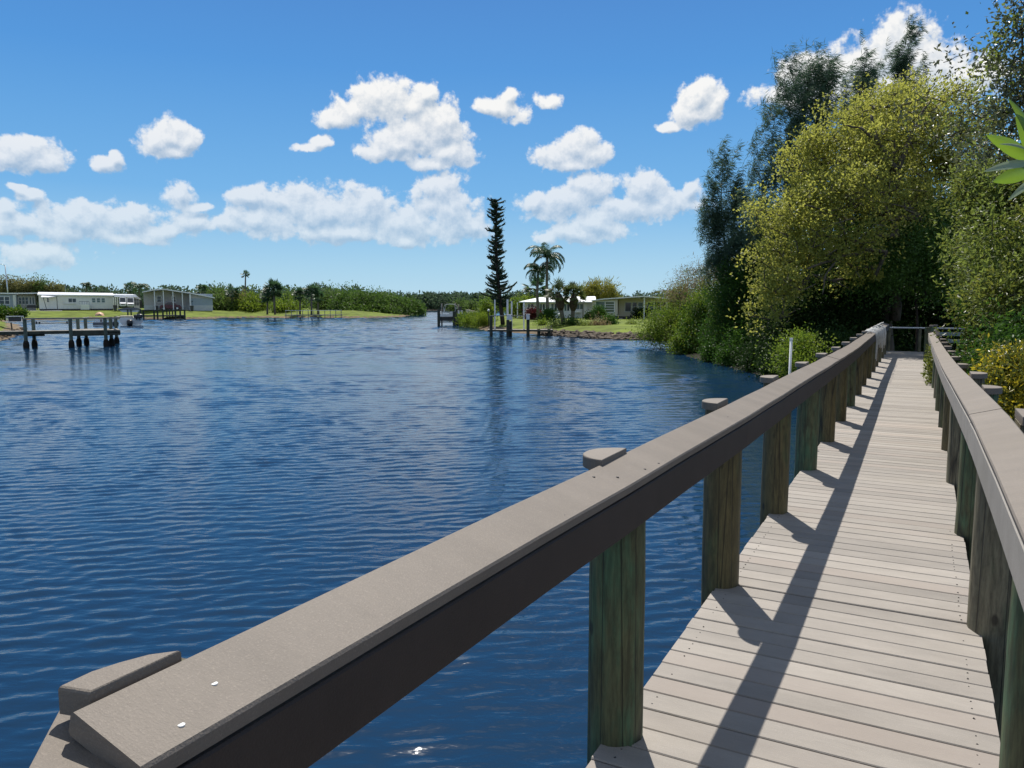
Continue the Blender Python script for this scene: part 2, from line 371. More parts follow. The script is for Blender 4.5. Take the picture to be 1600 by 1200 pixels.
near = [(-13.2, 45), (-10.5, 38.5), (-8, 34), (-5.6, 30), (-3.6, 26.5), (-2.0, 24.0), (-1.2, 20.5), (.5, 17.0), (1.3, 12), (1.6, 8), (2.6, 5), (7, 2.0), (40, 2), (70, 60), (20, 95), (-13, 66)]
land('mangrove_bank', [(*p, 0) for p in near], .28, 1.6, M_soil, None, .08)

# water: one sheet, finely waved where the ripples can be told apart
WAVE = .036
def make_water():
    r = np.random.RandomState(4)
    v = [-40, -20, -8, -3, -1, 0, .5, 1.0]
    while v[-1] < 6.0: v.append(v[-1] + .028)
    while v[-1] < 310: v.append(v[-1]*1.0044)
    while v[-1] < 3500: v.append(v[-1]*1.09)
    v = np.array(v); t = np.linspace(-1, 1, 640)
    half = .80*np.maximum(v, 0) + 6
    X = t[None, :]*half[:, None]; Y = np.repeat(v[:, None], len(t), 1); Z = np.zeros_like(X)
    def patch(sc, seed):                    # gusts and slicks: ripples stronger here, weaker there
        q = np.random.RandomState(seed); s = np.zeros_like(X)
        for _ in range(7):
            a = q.uniform(0, 2*np.pi); k = 2*np.pi/(sc*q.uniform(.6, 1.7)); s += np.sin(k*(X*np.cos(a)*.5 + Y*np.sin(a)) + q.uniform(0, 6.28))
        return s/2.6
    gust = np.clip(.85 + .24*patch(26.0, 1) + .16*patch(7, 2) + .14*patch(2.2, 3), .25, 1.6)
    lo = np.maximum(.13, .0105*v)           # the finest ripples that can still be told apart at each distance
    for i in range(170):
        lam = .17*(14.0/.17)**((i+r.rand())/170)
        w = np.clip(np.log(lam/lo)/.25 + .5, 0, 1)*np.clip((np.log(3.2) - np.log(lam/lo))/.4, 0, 1)
        rows = np.where(w > 0)[0]
        if len(rows) == 0: continue
        sl_ = slice(rows[0], rows[-1]+1)
        th = np.radians(90 + 10 + r.normal(0, 11)*(2.6 if i % 5 == 0 else 1)); kx, ky = np.cos(th), np.sin(th); k = 2*np.pi/lam
        Xs, Ys = X[sl_], Y[sl_]; q1 = 2*np.pi/(lam*r.uniform(5, 9)); q2 = 2*np.pi/(lam*r.uniform(6, 11))
        ph = k*(Xs*kx + Ys*ky) + r.uniform(0, 6.28) + .8*np.sin(q1*Xs + r.uniform(0, 6)) + .7*np.sin(q2*(Ys+.4*Xs) + r.uniform(0, 6))
        env = .65 + .35*np.sin(Xs*q2*.7 + Ys*q1*.6 + r.uniform(0, 6))
        Z[sl_] += (w[sl_][:, None]*WAVE*lam/(2*np.pi))*(2*(.5+.5*np.sin(ph))**2.2 - .74)*env*gust[sl_]
    pts = RT[None, None, :]*X[..., None] + FW[None, None, :]*Y[..., None] + UP*Z[..., None]
    nr, nc = X.shape; idx = np.arange(nr*nc).reshape(nr, nc)
    F = np.stack([idx[:-1, :-1].ravel(), idx[:-1, 1:].ravel(), idx[1:, 1:].ravel(), idx[1:, :-1].ravel()], 1)
    m = bpy.data.materials.new('canal_water'); m.use_nodes = True; T = NT(m.node_tree); T.n.clear()
    co = T.add('ShaderNodeTexCoord').outputs['Object']
    rot = T.add('ShaderNodeVectorRotate', {'Vector': co, 'Angle': -YAW}, rotation_type='Z_AXIS').outputs[0]
    a = T.noise(T.v('MULTIPLY', rot, (.4, 1, 1)), 7.0, 3.0, .5, .3).outputs['Fac']
    b = T.noise(T.v('MULTIPLY', rot, (.6, 1, 1)), 21.0, 2.0, .5).outputs['Fac']
    h = T.m('ADD', T.m('MULTIPLY', a, .011), T.m('MULTIPLY', b, .002))
    bp = T.add('ShaderNodeBump', {'Strength': 1.0, 'Distance': 1.0, 'Height': h})
    bs = T.add('ShaderNodeBsdfPrincipled', {'Base Color': (.006, .027, .063, 1), 'Roughness': .09, 'IOR': 1.333, 'Normal': bp.outputs[0]})
    o = T.add('ShaderNodeOutputMaterial'); T.l.new(bs.outputs[0], o.inputs[0])
    w = np_mesh('water', pts.reshape(-1, 3), F, m, None, True); w['kind'] = 'structure'
make_water()

# ------------------------------------------------------------------ the boardwalk
def plank_mat(name, col, speck=.35, dist=.35):
    m = bpy.data.materials.new(name); m.use_nodes = True; T = NT(m.node_tree); T.n.clear()
    co = T.add('ShaderNodeTexCoord').outputs['Object']; isl = T.add('ShaderNodeNewGeometry').outputs['Random Per Island']
    off = T.v('ADD', co, T.add('ShaderNodeCombineXYZ', {0: T.m('MULTIPLY', isl, 71.0), 1: 0.0, 2: 0.0}).outputs[0])
    gr = T.noise(T.v('MULTIPLY', off, (.06, 1, 1)), 190.0, 4.0, .6).outputs['Fac']
    st = T.noise(T.v('MULTIPLY', off, (.45, 1, 1)), 5.0, 6.0, .65).outputs['Fac']
    sp = T.noise(off, 260.0, 2.0, .6).outputs['Fac']
    dirt = T.noise(co, 1.1, 5.0, .6).outputs['Fac']
    c = T.mix(T.rng(st, .3, .7), tuple(x*.84 for x in col), tuple(x*1.10 for x in col))
    c = T.mix(T.m('MULTIPLY', T.rng(gr, .4, .7), .22), c, tuple(x*.62 for x in col))
    c = T.mix(T.m('MULTIPLY', T.rng(sp, .55, .8), speck), c, tuple(min(.9, x*1.8) for x in col))
    c = T.mix(T.m('MULTIPLY', T.rng(dirt, .5, .8), dist), c, (col[0]*.72, col[1]*.70, col[2]*.62))
    v = T.rng(isl, 0, 1, .80, 1.12); r2 = T.m('FRACT', T.m('MULTIPLY', isl, 7.31))
    c = T.mix(T.m('MULTIPLY', T.rng(r2, .72, 1.0), .5), c, (col[0]*1.02, col[1]*.93, col[2]*.90))
    c = T.mix(1.0, c, T.add('ShaderNodeCombineColor', {0: v, 1: v, 2: T.m('MULTIPLY', v, .985)}).outputs[0], 'MULTIPLY')
    bs = T.add('ShaderNodeBsdfPrincipled', {'Base Color': c, 'Roughness': .68, 'Specular IOR Level': .35})
    b = T.add('ShaderNodeBump', {'Strength': .35, 'Distance': .003, 'Height': T.m('ADD', T.m('MULTIPLY', gr, .8), sp)}); T.l.new(b.outputs[0], bs.inputs['Normal'])
    o = T.add('ShaderNodeOutputMaterial'); T.l.new(bs.outputs[0], o.inputs[0]); MATS[name] = m; return m
M_deck = plank_mat('composite_deck', (.300, .268, .236))
M_rail = plank_mat('composite_rail', (.182, .154, .128), .5)
M_fasc_shade = plank_mat('composite_fascia_shaded', (.055, .039, .030), .12)  # same boards as on the right; the left side's shade is painted in darker
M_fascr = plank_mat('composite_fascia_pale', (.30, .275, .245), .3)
M_beam = mat('treated_beam', (.10, .09, .055), .8, .2, var=.4, scale=5, stretch=(1, .1, 1))
M_pile = wood_post_mat('treated_pile', (.085, .120, .046), (.14, .110, .042), -.03)
M_pile2 = wood_post_mat('treated_pile_brown', (.11, .15, .075), (.20, .175, .11), -.02)
M_pile3 = wood_post_mat('treated_pile_green', (.070, .155, .078), (.12, .125, .055), .05)
M_screw = mat('zinc_screw', (.75, .75, .72), .35, .6)
M_gal = mat('galvanised_metal', (.45, .46, .46), .45, .5, .6, var=.15)
DZ = 1.0
def lerp(tab, y):
    return float(np.interp(y, [a for a, b in tab], [b for a, b in tab]))
LX = [(.6, -.858), (4.2, -.79), (8, -.785), (12.4, -.80), (18, -.85), (28, -.88)]   # inner edge of the left rail
LZ = [(.6, 2.004), (4.2, 2.0), (7.3, 1.985), (12.4, 1.948), (18, 1.955), (22, 1.95), (28, 1.95)]
RX = [(-1, .238), (4.9, .24), (11.5, .225), (19.5, .20), (24, .195)]
RZ = [(-1, 2.05), (4.0, 2.05), (6, 2.0), (10, 1.90), (13.5, 1.855), (18, 1.83), (24, 1.80)]

bw = thing('boardwalk', 'long grey composite boardwalk on round green piles with flat top rails', 'boardwalk', (-.3, 12.0, 0))
# deck boards: 0.14 m wide, cut back where a pile stands
LP = [-0.2 + .95] + [2.60 + 1.755*k for k in range(15)]
RP = [2.62, 4.34] + [4.34 + 1.765*k for k in range(1, 13)]
d = MB(); rr = random.Random(3); y = -2.2
while y < 27.6:
    w = .1395
    if abs(y - 4.42) < .07: y += .017
    x0 = -.955 + rr.uniform(-.004, .004) - .05*max(0, (y-12)/16); x1 = .335 + rr.uniform(-.004, .004) - .04*max(0, (y-5)/20)
    z = DZ + rr.uniform(-.0012, .0012); tl = rr.uniform(-.0006, .0006); e = .004
    gp = .0068 + rr.uniform(-.0015, .0025)
    prof = [(y, z-.025), (y+w-gp, z-.025), (y+w-gp, z-e), (y+w-gp-e, z), (y+e, z+tl), (y, z-e+tl)]
    n = 6
    d.add([(x0, a, b) for a, b in prof] + [(x1, a, b) for a, b in prof], [tuple(range(n-1, -1, -1)), tuple(range(n, 2*n))] + [(i, (i+1) % n, n+(i+1) % n, n+i) for i in range(n)])
    y += w
n_board = len(d.f)                          # dark screw heads sunk into each board
y = -2.2 + .07
for k in range(60):
    for x in (-.88, .255):
        for dy in (-.03, .03):
            if rr.random() < .6: d.tube([(x+rr.uniform(-.006, .006), y+dy+rr.uniform(-.004, .004), DZ-.002), (x, y+dy, DZ+.0016)], .0036, 6)
    y += .1395
M_dark = mat('dark_screw', (.03, .028, .026), .6, .3)
dk = d.build('deck', M_deck, bw, world=True); dk.data.materials.append(M_dark)
dk.data.polygons.foreach_set('material_index', [0 if i < n_board else 1 for i in range(len(dk.data.polygons))])
for x in (-.86, -.31, .24):
    b = MB(); b.box(x-.02, x+.02, -2.2, 27.5, DZ-.27, DZ-.027); b.build('joist', M_beam, bw, world=True)
for s, tab in ((-1, [p for p in LP]), (1, [p for p in RP])):
    pass

def pile(x, y, ztop, r, m, side, seed, cap=True, ycut=None):
    """round pile with a half-round cap on the half that stands outside the rail"""
    q = random.Random(seed); n = 22; secs = []
    lean = (q.uniform(-.006, .006), q.uniform(-.006, .006)); wob = [q.uniform(-.004, .004) for _ in range(n)]
    zs = [-1.6, -.2, .0, .3, .6, .8, 1.0, 1.2, 1.4, 1.6, 1.8, ztop-.075, ztop-.07]
    for z in zs:
        rz_ = r*(1.035 - .022*z) + q.uniform(-.002, .002)
        secs.append([(x + lean[0]*z + (rz_+wob[k])*math.cos(2*math.pi*k/n), y + lean[1]*z + (rz_+wob[k])*math.sin(2*math.pi*k/n), z) for k in range(n)])
    b = MB(); b.sweep(secs)
    # the outer half goes on up to the underside of the cap
    h = [(x + side*.012 + side*r*.97*math.cos(a), y + r*.97*math.sin(a)) for a in np.linspace(-math.pi/2, math.pi/2, 14)]
    b.prism(h, ztop-.09, ztop-.044)
    p = b.build('post', m, bw, smooth=True, world=True, auto=50)
    if cap:
        cr = r + .028 + q.uniform(-.004, .004); c = MB()
        yy0 = -cr if ycut is None else max(-cr, ycut - y)
        a0 = math.asin(yy0/cr)
        pl = [(x + side*.015 + side*cr*.90*math.cos(a), y + cr*math.sin(a)) for a in np.linspace(a0, math.pi/2, 16)]
        if ycut is not None: pl = [(x + side*.015, y + yy0)] + pl
        c.slab(pl, ztop-.042, ztop)
        c.build('post_cap', M_rail, p, world=True)
    return p
CORNER = [(-1.066, .622), (-1.012, .634), (-1.010, .785), (-1.040, .755), (-1.060, .715), (-1.070, .67)]
for i, y in enumerate(LP):
    if i == 0:
        p0 = pile(-1.05, .755, 2.05, .085, M_pile, -1, 100, False)
        c = MB(); c.slab(CORNER, 2.014, 2.055); c.build('post_cap', M_rail, p0, world=True); continue
    xi = lerp(LX, y) - .045
    if i < 4: xi = [-.842, -.848, -.842][i-1]
    pile(xi - .10, y, lerp(LZ, y)+.058, .10 + .003*((i*7) % 3 - 1), (M_pile, M_pile3, M_pile)[i % 3] if i < 8 else M_pile, -1, 100+i)
for i, y in enumerate(RP):
    xi = lerp(RX, y) + .045
    rad = .135 if i == 1 else (.098, .098, .10, .118, .09, .088)[i % 6]
    pile((.285 if i == 1 else xi) + rad, y, lerp(RZ, y)+.045, rad, (M_pile3, M_pile2, M_pile3, M_pile2, M_pile, M_pile3)[i % 6], 1, 200+i)

def rail_run(tx, tz, y0, y1, side, m_top=M_rail, brk=()):
    """a length of top rail, tipped a little towards the walk, and the fascia board under its inner edge"""
    ys = [y0] + [a for a in np.arange(math.ceil((y0+.05)/.6)*.6, y1-.05, .6)] + [y1]
    secs = []; fsec = []
    q = random.Random(int(y0*31)+side)
    for y in ys:
        xi, zi = lerp(tx, y), lerp(tz, y) + q.uniform(-.003, .003); w, t, tip = .146, .038, .041
        xo = xi + side*w; e = .005
        nx, nz = -tip/w*side, 1.0; L = math.hypot(nx, nz); nx, nz = nx/L, nz/L
        a = np.array([xi, zi]); c = np.array([xo, zi+tip]); u = (c-a)/np.linalg.norm(c-a); nn = np.array([nx, nz])
        ring = [a + u*e, a - nn*e, a - nn*(t-e), a + u*e - nn*t, c - u*e - nn*t, c - nn*(t-e), c - nn*e, c - u*e]
        secs.append([(p[0], y, p[1]) for p in ring])
        f0 = xi + side*.008; f1 = f0 + side*.036; zt = zi - .040
        fsec.append([(f0, y, zt-.004), (f0+side*.004, y, zt), (f1, y, zt), (f1, y, zt-.132), (f0+side*.004, y, zt-.132), (f0, y, zt-.128)])
    a = MB(); a.sweep(secs); r_ = a.build('top_rail', m_top, bw, world=True)
    f = MB(); f.sweep(fsec); f.build('fascia_board', M_fasc_shade if side < 0 else M_fascr, bw, world=True)
    return r_
lseg = [.60, 4.215, 9.46, 14.7, 20.0, 27.4]
lr = []
for a, b in zip(lseg[:-1], lseg[1:]): lr.append(rail_run(LX, LZ, a + .0015, b - .0015, -1))
rseg = [-1.0, 4.55, 9.7, 15.0, 24.0]
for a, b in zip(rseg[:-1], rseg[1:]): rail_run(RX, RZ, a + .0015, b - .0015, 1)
for (x, y, m_) in [(-.925, .775, M_screw), (-.888, .685, M_screw), (-.86, 1.93, M_dark), (-.93, 2.33, M_dark), (-.88, 2.42, M_dark), (-.85, 2.62, M_dark), (-.84, 2.75, M_dark), (-.86, 4.0, M_dark)]:
    z = lerp(LZ, y) + (lerp(LX, y) - x)*.041/.146; s = MB()
    s.tube([(x, y, z-.004), (x, y, z+.0012)], .0052, 10); s.build('screw', m_, lr[0], world=True)
# the short rail that turns back beside the camera, mitred under the long one
a0 = np.array([-1.135, .675]); dr = np.array([.707, -.707]); nr_ = np.array([.707, .707])
t = MB(); secs = []
for L in (0, .5, 1.1):
    q0 = a0 + dr*L; q1 = q0 + nr_*.158
    secs.append([(q0[0], q0[1], 1.965), (q1[0], q1[1], 1.945), (q1[0], q1[1], 1.983), (q0[0], q0[1], 2.003)])
t.sweep(secs); r2 = t.build('top_rail', M_rail, bw, world=True, bevel=.005)
s = MB(); s.tube([(-.955, .655, 1.985), (-.955, .655, 1.9915)], .0052, 10); s.build('screw', M_screw, r2, world=True)
t = MB(); secs = []
for L in (.02, 1.1):
    q0 = a0 + dr*L + nr_*.112; q1 = q0 + nr_*.036
    secs.append([(q0[0], q0[1], 1.80), (q1[0], q1[1], 1.80), (q1[0], q1[1], 1.940), (q0[0], q0[1], 1.940)])
t.sweep(secs); t.build('fascia_board', M_fasc_shade, bw, world=True)
pile(-.42, .02, 2.0, .10, M_pile, -1, 333, False)
# the cross-walk at the far end and its railing
c = MB(); c.box(-1.3, 6.0, 27.62, 29.4, .97, .995); c.build('landing', M_deck, bw, world=True)
c = MB(); c.tube([(-.92, 29.2, 1.80), (6.0, 29.2, 1.80)], .03, 8); er = c.build('end_rail', M_gal, bw, world=True)
for x in (-.92, .0, 1.9, 4.0):
    c = MB(); c.tube([(x, 29.2, .3), (x, 29.2, 1.79)], .045, 8); c.build('rail_post', M_beam, bw, world=True)
for z in (1.72, 1.52):
    c = MB(); c.box(.30, 2.4, 26.0, 26.04, z-.05, z+.05); c.build('side_rail', mat('weathered_blue_board', (.20, .25, .26), .7, .3, var=.2), bw, world=True)
for (x, y) in ((.22, 25.9), (.34, 26.5)): pile(x, y, 1.98, .10, M_pile3, 1, 700+int(y*10))

# ------------------------------------------------------------------ vegetation
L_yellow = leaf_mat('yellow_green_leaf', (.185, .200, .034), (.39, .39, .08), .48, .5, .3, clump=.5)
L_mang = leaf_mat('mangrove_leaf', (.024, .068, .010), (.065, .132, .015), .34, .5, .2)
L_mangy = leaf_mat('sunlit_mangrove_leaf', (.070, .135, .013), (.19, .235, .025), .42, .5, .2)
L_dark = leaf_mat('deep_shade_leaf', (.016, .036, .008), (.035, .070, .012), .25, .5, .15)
L_casu = leaf_mat('casuarina_needle', (.036, .072, .044), (.105, .165, .095), .32, .6, .2, clump=.8)
L_gloss = leaf_mat('glossy_shrub_leaf', (.055, .085, .015), (.17, .18, .03), .40, .40, .35, clump=1.4)
L_olive = leaf_mat('olive_twig_leaf', (.10, .14, .024), (.225, .27, .06), .42, .5, .3, clump=1.2)
L_gold = leaf_mat('yellow_shrub_leaf', (.28, .24, .015), (.52, .42, .03), .42, .4, .4, clump=2)
L_dry = leaf_mat('dry_brown_leaf', (.14, .105, .05), (.27, .215, .11), .35, .6, .2)
L_far = leaf_mat('distant_leaf', (.055, .10, .022), (.12, .18, .035), .38, .6, .25, clump=.25)
L_farb = leaf_mat('distant_wood_leaf', (.05, .085, .05), (.085, .13, .07), .3, .7, .15, clump=.08)
L_fara = leaf_mat('distant_olive_leaf', (.11, .115, .045), (.20, .19, .07), .35, .7, .15, clump=.3)
L_palm = leaf_mat('palm_frond_leaf', (.030, .075, .035), (.070, .13, .050), .30, .4, .5, clump=1)
L_sabal = leaf_mat('sabal_fan_leaf', (.045, .075, .025), (.12, .14, .045), .30, .45, .45, clump=1)
L_norf = leaf_mat('norfolk_pine_needle', (.016, .034, .018), (.045, .075, .038), .2, .7, .2)
L_red = leaf_mat('red_bush_leaf', (.055, .012, .014), (.12, .022, .022), .3, .5, .3)
M_bark = mat('grey_bark', (.115, .098, .075), .9, .15, var=.4, scale=9, stretch=(1, 1, .2), bump=.6, bscale=20)
M_barkd = mat('dark_bark', (.045, .036, .028), .9, .15, var=.4, scale=6, stretch=(1, 1, .2))
M_palmt = mat('palm_trunk', (.155, .135, .105), .9, .15, var=.3, scale=3, stretch=(.3, .3, 4))
M_boot = mat('palm_boot', (.085, .065, .045), .9, .1, var=.5, scale=7)

def unit(v): return v/(np.linalg.norm(v, axis=-1, keepdims=True)+1e-9)
def leaf_quads(pos, axis, wid, length, width, fold=.25, shape=4):
    """diamond (4) or fuller (6-point) leaves growing from pos along axis"""
    a = unit(axis); w = unit(wid - a*np.sum(wid*a, -1, keepdims=True)); nrm = np.cross(a, w)
    L = np.asarray(length)[:, None]; Wd = np.asarray(width)[:, None]; n = len(pos)
    if shape == 4:
        V = np.stack([pos, pos + a*L*.5 + w*Wd*.5 + nrm*Wd*fold, pos + a*L, pos + a*L*.5 - w*Wd*.5 + nrm*Wd*fold], 1)
        return V.reshape(-1, 3), np.arange(4*n).reshape(n, 4)
    V = np.stack([pos, pos + a*L*.3 + w*Wd*.46, pos + a*L*.7 + w*Wd*.42, pos + a*L - nrm*Wd*fold, pos + a*L*.7 - w*Wd*.42, pos + a*L*.3 - w*Wd*.46], 1)
    return V.reshape(-1, 3), np.arange(6*n).reshape(n, 6)

def scatter(rs, centers, spread, n, length, width, up=0.2, out=None, droop=0.0):
    """n leaves round each centre"""
    m = len(centers); c = np.repeat(centers, n, 0); N = len(c)
    off = rs.normal(0, 1, (N, 3)); off = off/np.maximum(1, np.linalg.norm(off, axis=1, keepdims=True)/1.7)
    sp = spread if np.isscalar(spread) else np.repeat(spread, n)[:, None]
    p = c + off*sp
    ax = rs.normal(0, 1, (N, 3)) + off*.5 + np.array([0, 0, up - droop])
    wd = rs.normal(0, 1, (N, 3))
    L = length*rs.uniform(.7, 1.3, N); Wd = width*rs.uniform(.75, 1.25, N)
    return p, ax, wd, L, Wd

class Skel:
    """branch skeleton grown from a trunk to a set of crown points"""
    def __init__(s, trunk): s.p = [np.array(t, float) for t in trunk]; s.par = [-1] + list(range(len(trunk)-1)); s.tip = []
    def grow(s, rs, targets, top, wander=.12, seg=.6, sag=0.0):
        order = np.argsort(np.linalg.norm(targets - top, axis=1))
        for i in order:
            t = targets[i]; P_ = np.array(s.p); dd = np.linalg.norm(P_ - t, axis=1)
            pen = np.where(P_[:, 2] > t[2]+.3, .5, 0)*dd
            j = int(np.argmin(dd + pen)); a = s.p[j]; L = dd[j]; k = max(1, int(L/seg))
            pr = j; side = rs.normal(0, 1, 3)*L*wander
            for q in range(1, k+1):
                f = q/k; pt = a + (t-a)*f + side*math.sin(f*math.pi)*(1 if k > 1 else 0) - np.array([0, 0, sag*L*math.sin(f*math.pi)])
                s.p.append(pt); s.par.append(pr); pr = len(s.p)-1
            s.tip.append(pr)
    def mesh(s, name, m, parent, r0=.008, ex=2.3, rmax=.4, n=5, world=True, rmin_draw=0.0):
        N = len(s.p); r = np.zeros(N); ch = [[] for _ in range(N)]
        for i, q in enumerate(s.par):
            if q >= 0: ch[q].append(i)
        acc = np.zeros(N)
        for i in range(N-1, -1, -1):
            if not ch[i]: acc[i] += r0**ex
            if s.par[i] >= 0: acc[s.par[i]] += acc[i]
        r = np.minimum(acc**(1/ex), rmax); P_ = np.array(s.p)
        e = np.array([(q, i) for i, q in enumerate(s.par) if q >= 0 and r[i] >= rmin_draw])
        a, b = P_[e[:, 0]], P_[e[:, 1]]; d = unit(b-a); ra = np.minimum(r[e[:, 0]], r[e[:, 1]]*1.45)[:, None]; rb = r[e[:, 1]][:, None]
        ref = np.where(np.abs(d[:, :1]) < .8, np.array([[1., 0, 0]]), np.array([[0, 1., 0]]))
        u = unit(np.cross(d, ref)); w = np.cross(d, u); V = []
        for k in range(n): V.append(a - d*ra*.4 + (u*math.cos(6.2832*k/n) + w*math.sin(6.2832*k/n))*ra)
        for k in range(n): V.append(b + d*rb*.4 + (u*math.cos(6.2832*k/n) + w*math.sin(6.2832*k/n))*rb)
        V = np.stack(V, 1); M = len(e); base = (np.arange(M)*2*n)[:, None]
        F = np.concatenate([np.stack([base[:, 0]+k, base[:, 0]+(k+1) % n, base[:, 0]+n+(k+1) % n, base[:, 0]+n+k], 1) for k in range(n)])
        V = V.reshape(-1, 3)
        return np_mesh(name, local(V, parent), F, m, parent, True)

def blob_points(rs, blobs, n, shell=.55):
    """points in a union of ellipsoids (cx, cy, cz, rx, ry, rz), more of them near the outside"""
    b = np.array(blobs, float); vol = b[:, 3]*b[:, 4]*b[:, 5]; k = rs.choice(len(b), n, p=(vol**.7)/np.sum(vol**.7))
    d = unit(rs.normal(0, 1, (n, 3))); rad = shell + (1-shell)*rs.rand(n)**.6
    return b[k, :3] + d*b[k, 3:]*rad[:, None]

def plant(name, label, cat, base, blobs, lm, seed, n_cl=120, n_lf=60, spread=.35, leaf=(.08, .045), bark=None, group=None, trunk_r=.02, top=None, shape=4,
          wander=.12, shell=.5, up=.2, droop=0.0, rmax=.4, part='trunk', crown='crown', bare=0, leaf2=None, share2=0.0, drop=0.0, clsd=0.5, rmin=0.0, stems=1, clump=0, clump_r=.5):
    rs = np.random.RandomState(seed); base = np.array(base, float)
    o = thing(name, label, cat, tuple(base), 0, group)
    b = np.array(blobs, float); cen = np.average(b[:, :3], axis=0, weights=b[:, 3]*b[:, 4]*b[:, 5])
    top = np.array(top, float) if top is not None else base + (cen-base)*.6
    tgt = blob_points(rs, blobs, n_cl, shell)
    if clump:
        sup = blob_points(rs, blobs, clump, .55); tgt = sup[rs.randint(0, clump, n_cl)] + np.clip(rs.normal(0, 1, (n_cl, 3)), -1.5, 1.5)*clump_r*np.array([1, 1, .6])
    tgt = tgt[tgt[:, 2] > base[2]+.05]
    k = max(3, int(np.linalg.norm(top-base)/.5)); bend = rs.normal(0, .04, 3)*np.linalg.norm(top-base); bend[2] = 0
    tr = [base + (top-base)*i/k + bend*math.sin(math.pi*i/k) for i in range(k+1)]; tr[0] = base - np.array([0, 0, .4])
    sk = Skel(tr); sk.grow(rs, tgt, top, wander)
    if bare:                                # leafless twigs that stick out of the crown
        tb = blob_points(rs, [(x, y, z, rx*1.15, ry*1.15, rz*1.15) for x, y, z, rx, ry, rz in blobs], bare, .93); sk.grow(rs, tb, top, .2)
    sk.mesh(part, bark or M_bark, o, trunk_r, 2.35, rmax, rmin_draw=rmin)
    amp = np.clip(rs.normal(1, clsd, len(tgt)), .25, 2.2)
    keep = rs.rand(len(tgt)) > drop
    def mk(cs, nm, L, sp):
        p, ax, wd, ll, ww = scatter(rs, cs, sp, n_lf, leaf[0], leaf[1], up, droop=droop)
        p = p + rs.normal(0, .02, p.shape)
        V, F = leaf_quads(p, ax, wd, ll, ww, .2, shape); np_mesh(nm, local(V, o), F, L, o)
    cs = tgt[keep]; sp = (spread*amp)[keep]
    if leaf2 is not None and share2 > 0:
        z = rs.rand(len(cs)) < share2; mk(cs[~z], crown, lm, sp[~z]); mk(cs[z], crown, leaf2, sp[z])
    else: mk(cs, crown, lm, sp)
    return o

# ---- the wooded bank on the right
def bl(x, y, D, rx, ry, rd=None):           # an ellipsoid seen at (x, y), radii in photograph pixels at distance D
    c = at(x, y, D); s = D/1200.0
    return (c[0], c[1], c[2], rx*s, (rd if rd else rx)*s, ry*s)
def foot(x, D, z=.35):
    p = at(x, 500, D); return (p[0], p[1], z)

# the large pale tree over the walkway
big = [bl(1395, 215, 30, 80, 62), bl(1310, 265, 29, 70, 58), bl(1230, 325, 29, 42, 46), bl(1440, 235, 31, 60, 70), bl(1330, 335, 28, 90, 52), bl(1240, 420, 28, 46, 44), bl(1300, 405, 28, 70, 42), bl(1370, 160, 31, 50, 30), bl(1440, 165, 31, 55, 36), bl(1250, 270, 30, 36, 32), bl(1222, 470, 27.5, 22, 26), bl(1480, 290, 31, 50, 55), bl(1215, 372, 28, 20, 20), bl(1275, 465, 27, 36, 20)]
big += [bl(1490, 225, 31, 46, 50), bl(1425, 320, 29.5, 55, 48), bl(1505, 180, 31.5, 30, 30), bl(1270, 230, 30, 24, 22), bl(1510, 300, 31, 30, 45), bl(1330, 200, 30.5, 36, 28), bl(1195, 425, 27.6, 24, 18), bl(1205, 345, 28.2, 24, 20), bl(1345, 440, 27, 36, 22), bl(1208, 492, 27.2, 14, 12)]
bt = plant('broadleaf_tree', 'large airy yellow-green tree with forked grey limbs leaning over the walkway', 'tree', foot(1395, 31), big, L_yellow, 21, n_cl=820, n_lf=66, spread=.27, leaf=(.125, .07), bark=M_bark, trunk_r=.0155, top=at(1400, 330, 30.5), wander=.22, shell=.2, rmax=.27, bare=160, clsd=.4, clump=150, clump_r=.46)

for pts, r0 in (([(1398, 500, 30.6), (1402, 420, 30.3), (1396, 350, 29.8), (1404, 300, 29.2), (1400, 268, 28.6)], .20), ([(1400, 268, 28.6), (1385, 240, 28.3), (1368, 218, 28.1), (1362, 180, 28.3)], .11), ([(1400, 268, 28.6), (1414, 240, 28.4), (1424, 205, 28.4), (1452, 160, 28.8)], .11), ([(1424, 205, 28.4), (1440, 196, 28.2), (1470, 180, 28.4)], .06),
                ([(1368, 218, 28.1), (1345, 200, 27.9), (1318, 196, 27.8)], .06), ([(1396, 352, 29.8), (1370, 330, 28.6), (1335, 318, 27.8), (1300, 292, 27.3)], .10), ([(1398, 400, 30.2), (1360, 392, 28.4), (1310, 402, 27.2), (1262, 420, 26.8)], .08), ([(1310, 402, 27.2), (1290, 430, 26.8), (1285, 460, 26.6)], .04), ([(1335, 318, 27.8), (1300, 330, 27.2), (1255, 320, 26.9)], .05)):
    lb_ = MB(); P_ = [np.array(at(*p)) for p in pts]; Q_ = []
    for i in range(len(P_)-1):
        for k in range(4): Q_.append(P_[i] + (P_[i+1]-P_[i])*k/4 + np.array([math.sin(i*3+k*1.9), math.cos(i*2+k*1.4), math.sin(k*2.3+i)])*r0*.25)
    Q_.append(P_[-1]); lb_.tube(Q_, list(np.linspace(r0, r0*.45, len(Q_))), 8); lb_.build('limb', M_bark, bt, smooth=True, world=True)
